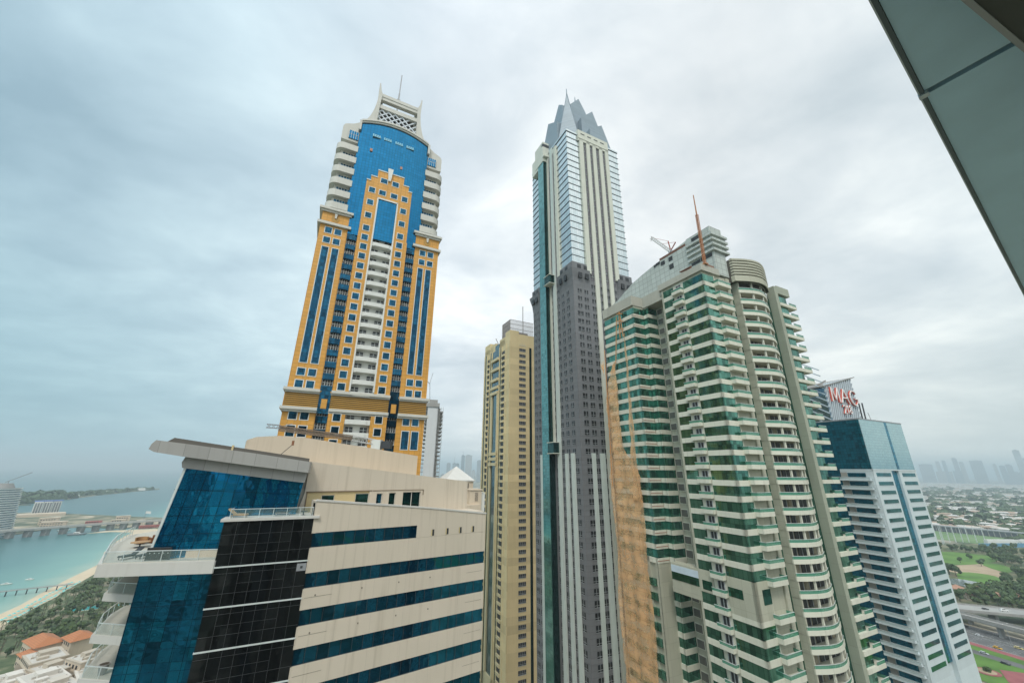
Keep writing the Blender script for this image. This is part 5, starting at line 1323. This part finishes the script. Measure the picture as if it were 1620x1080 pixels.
# low buildings on the reclaimed land and the spit
lows = [(-985, 905, 38, 16, 9, 'beige low building left of the causeway bridge end'), (-1030, 935, 30, 14, 13, 'pale stepped building in front of the white hotel'), (-930, 935, 26, 12, 7, 'low sand coloured building right of the white hotel podium'), (-905, 975, 24, 10, 14, 'dark grey glazed building behind the bridge'),
        (-868, 925, 22, 10, 12, 'grey domed pavilion block beside the causeway'), (-760, 905, 60, 7, 5, 'long row of low beach cabins with red fronts by the spit'), (-700, 935, 50, 8, 5, 'second row of low cabins behind the sand spit'), (-835, 945, 14, 10, 9, 'small white house behind the bridge deck')]
M_redf = plain('red_front', (.35, .09, .07), .7)
for x, y, L, w, h, lb in lows:
    t = thing('low_building', lb, 'building', (x, y, 1.0), 40)
    m = MB(); m.box(-L/2, L/2, -w/2, w/2, 0, h); m.box(-L/2-.5, L/2+.5, -w/2-.5, w/2+.5, h, h+.6); m.build('wall', M_cr2 if 'red' not in lb else M_redf, t)
    m = MB(); [m.box(-L/2+2+i*4, -L/2+4.4+i*4, -w/2-.15, -w/2, z, z+1.6) for i in range(int((L-3)/4)) for z in range(1, int(h-1), 4)]; m.build('window_row', M_room, t)
# flag and dome beside the bridge
t = thing('flagpole', 'tall flagpole with a white flag at the end of the causeway', 'flagpole', (-812, 925, 1)); m = MB(); m.bar((0, 0, 0), (0, 0, 30), .6); m.build('pole', M_grey, t); m = MB(); m.extr([(0, 0, 25), (9, 3, 24), (9, 3, 29), (0, 0, 30)], (.1, -.2, 0)); m.build('flag', M_white, t)
# trees on the island: one far wood
m = MB(); rw_ = random.Random(5)
isl = [(-1640, 1372), (-1715, 1550), (-1800, 1700), (-1880, 1880), (-1975, 2120), (-2030, 2330), (-2080, 2350), (-2050, 2080), (-2000, 1900), (-1940, 1700), (-1860, 1540), (-1780, 1380), (-1690, 1320)]
for x, y in scatter(isl, 420, 9, rw_):
    r = rw_.uniform(7, 14)*(1.25 if y < 1700 else .75); h = r*rw_.uniform(.9, 1.5)
    for _ in range(10):
        v = Vector((rw_.gauss(0, 1), rw_.gauss(0, 1), abs(rw_.gauss(0, 1)))).normalized(); p = Vector((x, y, 2))+Vector((v.x*r, v.y*r, v.z*h)); a = v.orthogonal()*r*.55; b_ = v.cross(a)
        m.add([p-a-b_, p+a-b_, p+a+b_, p-a+b_], [(0, 1, 2, 3)])
tag(m.build('far_wood', M_leaf), 'dark wood covering the low island across the water', 'wood', None, 'stuff')
for x, y, lb in ((-1990, 2200, 'white villa near the right tip of the wooded island'), (-1800, 1690, 'white house on the near shore of the wooded island'), (-1925, 1960, 'pale house on the sandy shore of the island')):
    t = thing('island_house', lb, 'house', (x, y, 2), 30); m = MB(); m.box(-16, 16, -6, 6, 0, 8); m.build('wall', M_white, t); m = MB(); m.frustum([(-17, -7, 8), (17, -7, 8), (17, 7, 8), (-17, 7, 8)], [(-10, -.5, 12), (10, -.5, 12), (10, .5, 12), (-10, .5, 12)]); m.build('roof', M_white, t)
# seaside villas below the balconies
M_terra = wall_mat('terracotta_roof', (.50, .19, .075), .5, .5, line=.8, ms=.08, dirt=.25)
def villa(label, x, y, rz, L, w, h, roof, name='seaside_villa'):
    t = thing(name, label, 'villa', (x, y, .2), rz)
    m = MB(); m.box(-L/2, L/2, -w/2, w/2, 0, h); m.build('wall', M_cr2, t)
    if roof == 'hip':
        m = MB(); e = 1.0; m.frustum([(-L/2-e, -w/2-e, h), (L/2+e, -w/2-e, h), (L/2+e, w/2+e, h), (-L/2-e, w/2+e, h)], [(-L/2+w*.4, -.2, h+w*.28), (L/2-w*.4, -.2, h+w*.28), (L/2-w*.4, .2, h+w*.28), (-L/2+w*.4, .2, h+w*.28)]); m.build('roof', M_terra, t)
    else:
        m = MB(); m.box(-L/2-.3, L/2+.3, -w/2-.3, w/2+.3, h, h+.7); m.box(-L/2+1, L/2-1, -w/2+1, w/2-1, h+.5, h+.75, 1); m.box(-L*.2, L*.1, -w*.2, w*.3, h, h+3); m.box(L*.2, L*.35, -w*.3, 0, h, h+2)
        for _ in range(16): qx, qy, qs = random.uniform(-L*.45, L*.42), random.uniform(-w*.45, w*.4), random.uniform(.3, 1.0); m.box(qx, qx+qs, qy, qy+qs*1.6, h+.5, h+.7+qs*1.3, random.choice((0, 1, 1)))
        for q in range(int(L/1.6)): m.box(-L/2+q*1.6, -L/2+q*1.6+.4, -w/2-1.6, -w/2-1.3, 0, h*.62); m.box(-L/2+q*1.6, -L/2+q*1.6+.2, -w/2-2.0, -w/2, h*.62, h*.66)
        m.build('roof', [plain('roof_tone_'+str(int(x)), random.choice([(.52, .47, .40), (.60, .56, .50), (.44, .38, .30)]), .8), plain('roof_membrane_'+str(int(x)), (.50, .47, .42), .8)], t)
    for i in range(int(L/3.5)):
        for z in range(1, int(h-1), 4):
            m = MB(); m.box(-L/2+1.2+i*3.5, -L/2+2.8+i*3.5, -w/2-.12, -w/2+.1, z, z+1.9); m.build('window', M_room, t)
rt = 125
villa('beige villa with a long orange tiled roof beside the park, leftmost of the two', -322, 316, -28, 24, 13, 10, 'hip')
villa('beige villa with an orange tiled roof close to the balconies, right of the other', -300, 318, -28, 16, 12, 12, 'hip')
villa('lower beige wing with a narrow orange roof in front of the tiled villas', -313, 303, -28, 20, 8, 7, 'hip')
flat = [(-292, 291, 22, 16, 11, 'white flat roofed block with roof boxes just below the orange roofs'), (-276, 281, 20, 14, 9, 'cream flat roofed block among the white rooftops at lower left'), (-288, 272, 24, 12, 7, 'white terraced block at the very lower left edge'), (-266, 268, 22, 16, 10, 'cream block with white roof units near the lower left corner'), (-262, 288, 16, 14, 12, 'beige block with a pale terrace next to the curved balconies'), (-252, 262, 20, 14, 9, 'flat roofed white block in the lower left, nearest the blue glass'), (-248, 280, 18, 16, 8, 'low sand coloured hall behind the lowest balcony')]
for x, y, L, w, h, lb in flat: villa(lb, x, y, -28+random.uniform(-12, 12), L, w, h, 'flat', 'terrace_block')
t = thing('curved_pool_deck', 'pale curved deck around a round blue pool at the lower left edge', 'pool deck', (-300, 268, .3)); m = MB(); m.cyl((0, 0), 14, 0, 5, n=32); m.build('deck', M_slab, t); m = MB(); m.cyl((0, 0), 9, 4.9, 5.15, n=32); m.build('water', plain('pale_pool', (.20, .36, .42), .2), t)

# ================================================================== EAST SIDE: golf course, highway, suburb, skyline
M_grass = ground_mat('golf_grass', [(.35, (.06, .14, .02)), (.55, (.10, .21, .03)), (.7, (.13, .22, .05))], .03)
M_rough = ground_mat('golf_rough', [(.35, (.05, .08, .03)), (.5, (.12, .13, .06)), (.62, (.26, .22, .14))], .025)
M_bunk = ground_mat('bare_sand', [(.35, (.34, .25, .16)), (.6, (.42, .33, .22))], .04)
def smooth(pts, it=2):
    for _ in range(it): pts = [q for p0, p1 in zip(pts, pts[1:]+pts[:1]) for q in ((p0[0]*.75+p1[0]*.25, p0[1]*.75+p1[1]*.25), (p0[0]*.25+p1[0]*.75, p0[1]*.25+p1[1]*.75))]
    return pts
sheet('golf_course', [(430, 470), (640, 400), (1200, 700), (1100, 860), (760, 780), (520, 560)], .15, M_rough)
sheet('fairway', smooth([(734, 740), (790, 700), (769, 670), (719, 640), (630, 620), (610, 650)]), .35, M_grass)
sheet('bare_sand', smooth([(646, 640), (700, 640), (684, 612), (650, 552), (618, 560), (590, 590)]), .30, M_bunk)
sheet('putting_green', smooth([(676, 604), (700, 640), (730, 640), (704, 600), (671, 580)]), .45, M_grass)
sheet('fairway_near', smooth([(610, 592), (640, 570), (610, 535), (565, 500), (545, 525)]), .5, M_grass)
sheet('sand_far', smooth([(790, 690), (860, 690), (880, 660), (800, 640)]), .4, M_bunk)
sheet('pond', smooth([(552, 552), (575, 545), (572, 510), (544, 498), (530, 526)]), .6, plain('pond_water', (.20, .24, .23), .12, 0, .1, .02))
sheet('driving_range', [(860, 880), (1035, 1040), (1120, 950), (1000, 830), (900, 800)], .3, ground_mat('range_grass', [(.35, (.11, .20, .07)), (.6, (.16, .25, .10))], .01))
def range_nets():
    ps = [(826, 806, 0), (837, 814, 0), (857, 822, 0), (872, 825, 0), (887, 826, 0), (900, 827, 0), (912, 824, 0), (924, 820, 0)]
    t = thing('range_net', 'row of tall pale net poles around the green driving range', 'net fence', (911, 902, 0))
    for x, y, h in ps: m = MB(); m.bar((x-911, y-902, 0), (x-911, y-902, 30), 1.0, 0, .6); m.build('pole', M_rail, t)
    m = MB()
    for (x0, y0, h0), (x1, y1, h1) in zip(ps, ps[1:]):
        for k in range(1, 5): m.bar((x0-911, y0-902, 30*k/4), (x1-911, y1-902, 30*k/4), .18)
    m.build('net_cable', M_grey, t)
range_nets()
def pavilion():
    t = thing('range_clubhouse', 'long low grey range building with a dark open front beyond the net poles', 'building', (1000, 960, 0), -62)
    m = MB(); m.box(-130, 130, 0, 18, 11, 13); m.build('roof', M_grey, t); m = MB(); m.box(-128, 128, 2, 16, 0, 11); m.build('bay_front', plain('shaded_bays', (.10, .11, .13), .7), t)
    m = MB(); [m.box(-128+i*8, -127+i*8, 0, 2, 0, 11) for i in range(33)]; m.build('column_row', M_conc, t)
pavilion()
t = thing('blue_hoarding', 'long blue and white hoarding at the edge of the golf course', 'hoarding', (915, 775, 0), 4); m = MB(); m.box(-60, 90, -.5, .5, 0, 7); m.build('board', plain('hoarding_blue', (.10, .25, .38), .6), t); m = MB(); m.box(-20, 110, 16, 22, 0, 10); m.build('white_tent', M_white, t)
wide = [(690, 745), (800, 745), (905, 760), (860, 680), (740, 610), (690, 560), (600, 500), (560, 470), (500, 470), (560, 560)]
green_areas = [smooth([(734, 740), (790, 700), (769, 670), (719, 640), (630, 620), (610, 650)]), [(646, 640), (684, 612), (650, 552), (618, 560), (590, 590)], [(676, 604), (700, 640), (730, 640), (704, 600), (671, 580)], [(610, 592), (640, 570), (610, 535), (565, 500), (545, 525)], [(552, 552), (575, 545), (572, 510), (544, 498), (530, 526)]]
n_t = 0
for x, y in scatter(wide, 190, 7, rnd)+scatter([(470, 470), (560, 500), (600, 470), (520, 420), (470, 440)], 60, 6, rnd):
    if any(inside((x, y), g) for g in green_areas) and rnd.random() < .93: continue
    plant(TREES, x, y, .2, 1.15, 'dark green tree along the golf course fairways on the right', 'trees on the golf course', rnd)
for i, (x, y, lb) in enumerate([(500, 489, 'red roofed house between pond and flyover, leftmost'), (492, 468, 'small red roofed house closest to the flyover'), (519, 485, 'red roofed house standing behind the closest one, beside the pond'), (514, 463, 'wide red roofed house in the middle of the row above the flyover'), (538, 490, 'red roofed house nearest the near fairway'), (530, 464, 'rightmost red roofed house above the flyover'), (560, 470, 'pale domed house at the right picture edge above the flyover')]):
    t = thing('red_roof_house', lb, 'house', (x, y, .2), 35+i*17)
    m = MB(); m.box(-7, 7, -4.5, 4.5, 0, 5); m.build('wall', M_cr2, t)
    m = MB(); m.frustum([(-8, -5.5, 5), (8, -5.5, 5), (8, 5.5, 5), (-8, 5.5, 5)], [(-3, -.3, 8), (3, -.3, 8), (3, .3, 8), (-3, .3, 8)]); m.build('roof', plain('pink_tiles', (.40, .22, .15), .8) if i == 0 else bpy.data.materials['pink_tiles'], t)
    for k in range(3): m = MB(); m.box(-5+k*4, -3.6+k*4, -4.6, -4.4, 1.2, 3); m.build('window', M_room, t)
# roads
M_asph = ground_mat('asphalt', [(.3, (.075, .078, .08)), (.5, (.11, .112, .112)), (.7, (.15, .15, .148))], .08, .85)
M_conr = ground_mat('concrete_road', [(.3, (.26, .26, .25)), (.6, (.34, .34, .32))], .06, .85)
D = Vector((.285, -.958)); N_ = Vector((.958, .285))
def strip(name, p, w0, w1, z, mat, L0=-900, L1=900): p = Vector(p); return sheet(name, [tuple(p+D*L0+N_*w0), tuple(p+D*L1+N_*w0), tuple(p+D*L1+N_*w1), tuple(p+D*L0+N_*w1)], z, mat)
B0 = (366, 351)
strip('highway', B0, 0, 46, .5, M_asph)
M_line_w = plain('road_paint', (.6, .6, .58), .7)
m = MB()
for lane in (4.5, 8.2, 12, 15.7, 28, 31.7, 35.4, 39):
    for i in range(-30, 30):
        p = Vector(B0)+D*(i*12)+N_*lane; a, b_ = p, p+D*4; n = N_*.12
        m.add([(*(a-n), .512), (*(b_-n), .512), (*(b_+n), .512), (*(a+n), .512)], [(0, 1, 2, 3)])
for lane in (1.2, 19.5, 24.5, 43):
    a, b_ = Vector(B0)+D*-500+N_*lane, Vector(B0)+D*500+N_*lane; n = N_*.14; m.add([(*(a-n), .512), (*(b_-n), .512), (*(b_+n), .512), (*(a+n), .512)], [(0, 1, 2, 3)])
tag(m.build('lane_markings', M_line_w), kind='structure')
mb = MB(); mb.M = Matrix.Translation((*B0, 0)) @ Matrix.Rotation(math.atan2(D.y, D.x), 4, 'Z'); mb.box(-500, 500, 21.6, 22.3, .4, 1.4); tag(mb.build('median_barrier', M_conc), 'pale concrete barrier along the middle of the wide highway', 'barrier')
strip('red_paving', B0, -7, 0, .55, ground_mat('red_pavers', [(.3, (.24, .07, .08)), (.6, (.30, .10, .10))], .2))
strip('verge', B0, -17, -7, .5, M_grass); strip('service_road', B0, -26, -17, .48, M_asph); strip('lawn', B0, -75, -26, .46, M_grass)
sheet('red_plaza', [(332, 313), (345, 308), (350, 290), (318, 285), (318, 297)], .62, bpy.data.materials['red_pavers'])
t = thing('round_flower_bed', 'round reddish flower bed with clipped shrubs in the lower right lawn', 'flower bed', (320, 310, .46)); m = MB(); m.cyl((0, 0), 6.5, 0, .25, n=28); m.build('paved_ring', bpy.data.materials['red_pavers'], t); m = MB(); m.cyl((0, 0), 4.5, .2, .4, n=28); m.build('sand_bed', M_bunk, t)
m = MB(); crown(m, 2.2, 2, 1.4, 160, random.Random(3), .5); m.build('shrub', M_leaf, t)
def deck(name, lb, cat, pa, pb, w, z, thick, mat, pier_gap, pier_w, barrier=1.0):
    pa, pb = Vector(pa), Vector(pb); d = (pb-pa); L = d.length; t = thing(name, lb, cat, (pa.x, pa.y, 0), math.degrees(math.atan2(d.y, d.x)))
    m = MB(); m.box(0, L, -w/2, w/2, z-thick, z); m.build('deck', mat, t)
    m = MB(); m.box(0, L, -w/2-.3, -w/2, z-thick*.7, z+barrier); m.box(0, L, w/2, w/2+.3, z-thick*.7, z+barrier); m.build('parapet', M_conc, t)
    for i in range(int(L/pier_gap)): m = MB(); m.box(i*pier_gap+8, i*pier_gap+8+pier_w, -w*.22, w*.22, 0, z-thick+.05); m.build('pier', M_conc, t)
deck('road_flyover', 'grey elevated road crossing above the wide highway by the golf course', 'flyover', (240, 476), (640, 338), 21, 8, 1.4, M_conr, 34, 2)
deck('metro_viaduct', 'slim concrete metro viaduct running alongside the wide highway', 'viaduct', tuple(Vector((397, 375))-D*420), tuple(Vector((397, 375))+D*420), 9.5, 10, 1.8, M_conc, 30, 2.2, 1.4)
deck('slip_road_ramp', 'narrow ramp with brown parapet beside the metro viaduct', 'ramp', tuple(Vector((412, 386))-D*380), tuple(Vector((412, 386))+D*380), 8, 6, 1.2, M_conr, 40, 2)
# cars
def car(label, x, y, z, ang, col, van=False):
    t = thing('delivery_van' if van else 'car', label, 'van' if van else 'car', (x, y, z), ang, None)
    L, w, h = (5.4, 2.0, 2.2) if van else (4.6, 1.8, 1.42); cm = plain('car_paint_'+'_'.join(str(int(c*99)) for c in col), col, .3, .1, .03)
    m = MB(); m.frustum([(-L/2, -w/2, .35), (L/2, -w/2, .35), (L/2, w/2, .35), (-L/2, w/2, .35)], [(-L/2+.05, -w/2+.05, h*.62), (L/2-.15, -w/2+.05, h*.58), (L/2-.15, w/2-.05, h*.58), (-L/2+.05, w/2-.05, h*.62)])
    m.frustum([(-L*.42, -w*.45, h*.6), (L*.22, -w*.45, h*.6), (L*.22, w*.45, h*.6), (-L*.42, w*.45, h*.6)], [(-L*.36, -w*.38, h), (L*.08, -w*.38, h), (L*.08, w*.38, h), (-L*.36, w*.38, h)]); m.build('body', cm, t)
    m = MB(); m.frustum([(L*.1, -w*.42, h*.63), (L*.225, -w*.42, h*.63), (L*.225, w*.42, h*.63), (L*.1, w*.42, h*.63)], [(L*.06, -w*.36, h*.97), (L*.1, -w*.36, h*.97), (L*.1, w*.36, h*.97), (L*.06, w*.36, h*.97)]); m.box(-L*.3, L*.1, -w*.46, w*.46, h*.66, h*.9); m.build('window', M_room, t)
    for wx in (-L*.3, L*.3):
        for wy in (-w/2, w/2-.2): m = MB(); m.M = Matrix.Translation((wx, wy, .33)) @ Matrix.Rotation(R(-90), 4, 'X'); m.cyl((0, 0), .33, 0, .2, n=12); m.build('wheel', M_dark, t)
ad = math.degrees(math.atan2(D.y, D.x)); fd = math.degrees(math.atan2(-138, 400))
car('white delivery van driving on the elevated road', 450, 403.6, 8, fd, (.7, .7, .68), True); car('dark grey car following the white van on the elevated road', 438, 408, 8, fd, (.06, .06, .065))
car('yellow taxi in the near lanes of the wide highway', 371, 346, .5, ad, (.75, .42, .03)); car('cream and yellow taxi further right on the wide highway', 387, 346, .5, ad, (.68, .55, .25))
car('white car alone in the middle of the wide highway', 384, 369, .5, ad, (.72, .72, .72)); car('silver car on the service road beside the lawn', 350, 337, .48, ad, (.5, .52, .54)); car('dark car on the service road at the right', 346, 321, .48, ad, (.05, .055, .07)); car('black car near the ramp on the wide highway', 396, 390, .5, ad, (.04, .04, .04))
t = thing('road_gantry_sign', 'blue road sign above the highway beside the white tower', 'road sign', tuple((*(Vector((392, 400))), 0)), ad); m = MB(); m.bar((0, 0, 0), (0, 0, 9), .4); m.build('post', M_grey, t); m = MB(); m.box(-.2, .2, -3, 3, 7, 10.5); m.build('sign_board', plain('sign_blue', (.03, .18, .42), .5), t)
lm = thing('street_lamp', 'tall grey double armed street lamp in the highway median', 'street lamp', (0, 0, 0), ad, 'street lamps along the highway')
m = MB(); m.bar((0, 0, 0), (0, 0, 14), .3, 0, .16, 6); m.build('pole', M_grey, lm); m = MB(); m.bar((0, -2.6, 14.3), (0, 2.6, 14.3), .16); m.build('arm', M_grey, lm)
for y in (-2.8, 2.8): m = MB(); m.box(-.2, .2, y-.5, y+.5, 14.15, 14.4); m.build('lamp_head', M_white, lm)
for i in range(8):
    p = Vector(B0)+D*(-90+i*32)+N_*22
    if i == 0: lm.location = (p.x, p.y, .5)
    else: dup(lm, (p.x, p.y, .5))
# suburb: houses and tree belts receding to the skyline
rs = random.Random(21)
def polar(r, a): return (r*math.sin(R(a)), r*math.cos(R(a)))
hm_ = []
for v in range(4):
    m = MB(); L, w, h = ((14, 10, 7), (20, 9, 6), (12, 12, 8), (26, 11, 7))[v]
    m.box(-L/2, L/2, -w/2, w/2, 0, h, 0); m.box(-L/2+2, L/2-L*.4, w/2, w/2+4, 0, h*.6, 0)
    m.frustum([(-L/2-.6, -w/2-.6, h), (L/2+.6, -w/2-.6, h), (L/2+.6, w/2+.6, h), (-L/2-.6, w/2+.6, h)], [(-L/4, -.5, h+2.2), (L/4, -.5, h+2.2), (L/4, .5, h+2.2), (-L/4, .5, h+2.2)], 1)
    for i in range(3): m.box(-L/2+1.5+i*L/3, -L/2+3+i*L/3, -w/2-.1, -w/2, 1.2, h-2, 2)
    o = m.build('suburban_villa', [wall_mat('villa_wall_%d' % v, ((.58, .55, .50), (.50, .43, .34), (.62, .60, .57), (.46, .36, .28))[v]), plain('villa_roof_%d' % v, ((.52, .48, .42), (.36, .24, .17), (.58, .56, .53), (.42, .30, .22))[v], .8), M_room]); hm_.append(o.data); bpy.data.objects.remove(o)
seen = []
rows = []
rr_ = 1500.0
while rr_ < 8800: rows.append(rr_); rr_ *= 1.075
allp = []
for r0 in rows:
    n = int(14+r0/55)
    for i in range(n): allp.append((r0*rs.uniform(.975, 1.025), 43.5+10.5*(i+rs.uniform(.1, .9))/n))
allp.sort()
rest = MB()
for i, (r, a) in enumerate(allp):
    x, y = polar(r, a); me = rs.choice(hm_)
    if i < 280:
        o = bpy.data.objects.new('suburban_villa', me); COL.objects.link(o); o.location = (x, y, 0); o.rotation_euler = (0, 0, R(-50+rs.uniform(-25, 25))); s_ = rs.uniform(1.2, 2.1); o.scale = (s_, s_, 1.1)
        tag(o, 'pale suburban villa among dark trees beyond the driving range', 'villa', 'villas of the suburb beyond the range')
    else:
        s_ = rs.uniform(1.2, 2.6); rest.M = Matrix.Translation((x, y, 0)) @ Matrix.Rotation(R(-50+rs.uniform(-30, 30)), 4, 'Z'); rest.box(-9*s_, 9*s_, -5*s_, 5*s_, 0, rs.uniform(6, 11), rs.choice((0, 0, 1)))
tag(rest.build('far_villas', [plain('far_white', (.60, .58, .54), .8), plain('far_tan', (.48, .38, .29), .8)]), 'pale far villas merging together below the hazy skyline', 'villas', None, 'stuff')
m = MB()
for _ in range(1500):
    r = 1250*(4.6**rs.random()); a = rs.uniform(43, 54)
    bandf = math.sin(r*.011+a*.9)+.8*math.sin(r*.0045-a*1.7)
    if bandf < -.1 and rs.random() < .8: continue
    x, y = polar(r, a)
    if inside((x, y), [(850, 870), (1040, 1050), (1130, 950), (1000, 815), (890, 790)]): continue
    q = rs.uniform(4.5, 8.5)*(1+r/6000); h = q*rs.uniform(.9, 1.4)
    for k in range(9):
        v = Vector((rs.gauss(0, 1), rs.gauss(0, 1), abs(rs.gauss(0, .8)))).normalized(); p = Vector((x, y, 1.5))+Vector((v.x*q, v.y*q, v.z*h)); aa = v.orthogonal()*q*.6; bb_ = v.cross(aa)
        m.add([p-aa-bb_, p+aa-bb_, p+aa+bb_, p-aa+bb_], [(0, 1, 2, 3)])
tag(m.build('suburb_wood', M_leaf), 'dark tree belts running between the far suburban villas', 'wood', None, 'stuff')
# skylines
M_far = [wall_mat('far_tower_%d' % i, c, 5, 4, line=.7, ms=.2) for i, c in enumerate([(.30, .33, .35), (.40, .41, .41), (.25, .30, .33)])]
def far_tower(lb, az, te, w, Rr, spire=0, slant=0, i=0, d=30):
    x, y = polar(Rr, az); h = H+Rr*te; t = thing('skyline_tower', lb, 'tower', (x, y, 0), -az)
    wm = w*Rr*math.pi/180/2
    m = MB(); m.extr([(-wm, 0, 0), (wm, 0, 0), (wm, 0, h-slant), (-wm, 0, h)], (0, d, 0)); m.build('shaft', M_far[i % 3], t)
    m = MB(); m.box(-wm*.5, wm*.4, 5, d-5, h-slant*1.0, h+6-slant*.5)
    if spire: m.bar((0, d/2, h), (0, d/2, h+spire), 5, 0, 1)
    m.build('roof_crown', M_far[(i+1) % 3], t)
E_ = [('broad low hazy block, leftmost on the right hand skyline', 46.2, .0165, .95, 9000, 0, 0), ('slim hazy tower right of the leftmost skyline block', 47.07, .0215, .28, 9000, 0, 6), ('slim pale tower, second of a close pair on the right skyline', 47.5, .0225, .24, 9000, 0, 0), ('tallest slim tower left of the big square skyline block', 48.25, .0268, .34, 9000, 0, 10), ('stubby hazy tower touching the tallest slim one', 48.62, .0200, .30, 9000, 0, 0), ('low wide block in front of the tallest slim tower', 48.3, .0060, .80, 9000, 0, 0),
      ('big square dark slab in the middle of the right skyline', 49.55, .0220, .80, 9000, 0, 0), ('small pale tower right of the big square slab', 50.6, .0170, .22, 9000, 0, 5), ('hazy tower halfway between the square slab and the edge', 51.0, .0140, .35, 9000, 0, 0), ('slanted hazy tower left of the tall one at the edge', 51.4, .0165, .38, 9000, 0, 14), ('tall dark leaning tower at the right picture edge', 52.1, .0374, .40, 9000, 0, 4), ('lower block beside the tall tower at the right picture edge', 52.55, .0254, .45, 9000, 0, 0), ('wide low hazy block beneath the slanted tower', 51.6, .0045, .9, 9000, 0, 0), ('wide low hazy block left of the big square slab', 47.3, .0050, 1.1, 9000, 0, 0),
      ('needle topped tower in the gap beside the yellow tower', -8.03, .0150, .55, 4600, 130, 0), ('pale hazy block left of the needle tower', -8.85, .0150, .55, 4700, 0, 0), ('dark hazy tower, tallest broad one in the gap', -6.05, .0345, .95, 4500, 0, 0), ('pale slim tower left of the dark broad one in the gap', -6.85, .0340, .5, 4700, 55, 0), ('hazy tower half hidden by the yellow tower', -4.45, .0222, .8, 4500, 0, 0), ('low hazy block between the two broad gap towers', -5.3, -.001, .5, 4300, 0, 0), ('lower hazy block at the foot of the needle tower', -7.6, .0140, .45, 4200, 0, 0), ('low wide hazy block beside the scaffolded tower', -9.5, -.012, .7, 4000, 0, 0)]
for i, (lb, az, te, w, Rr, sp_, sl_) in enumerate(E_): far_tower(lb, az, te, w, Rr, sp_, sl_, i)

# ================================================================== AIR
def haze():
    m = bpy.data.materials.new('haze_air'); m.use_nodes = True; nt = m.node_tree
    for n in list(nt.nodes): nt.nodes.remove(n)
    o = nt.nodes.new('ShaderNodeOutputMaterial'); v = nt.nodes.new('ShaderNodeVolumePrincipled')
    v.inputs['Color'].default_value = (.76, .91, .97, 1); v.inputs['Density'].default_value = HAZE; v.inputs['Anisotropy'].default_value = 0.0
    nt.links.new(v.outputs[0], o.inputs['Volume'])
    b = MB(); b.box(-70000, 70000, -70000, 70000, -1.0, 372.0); ob = b.build('haze', m); ob['kind'] = 'stuff'
HAZE = 1.7e-4
haze()
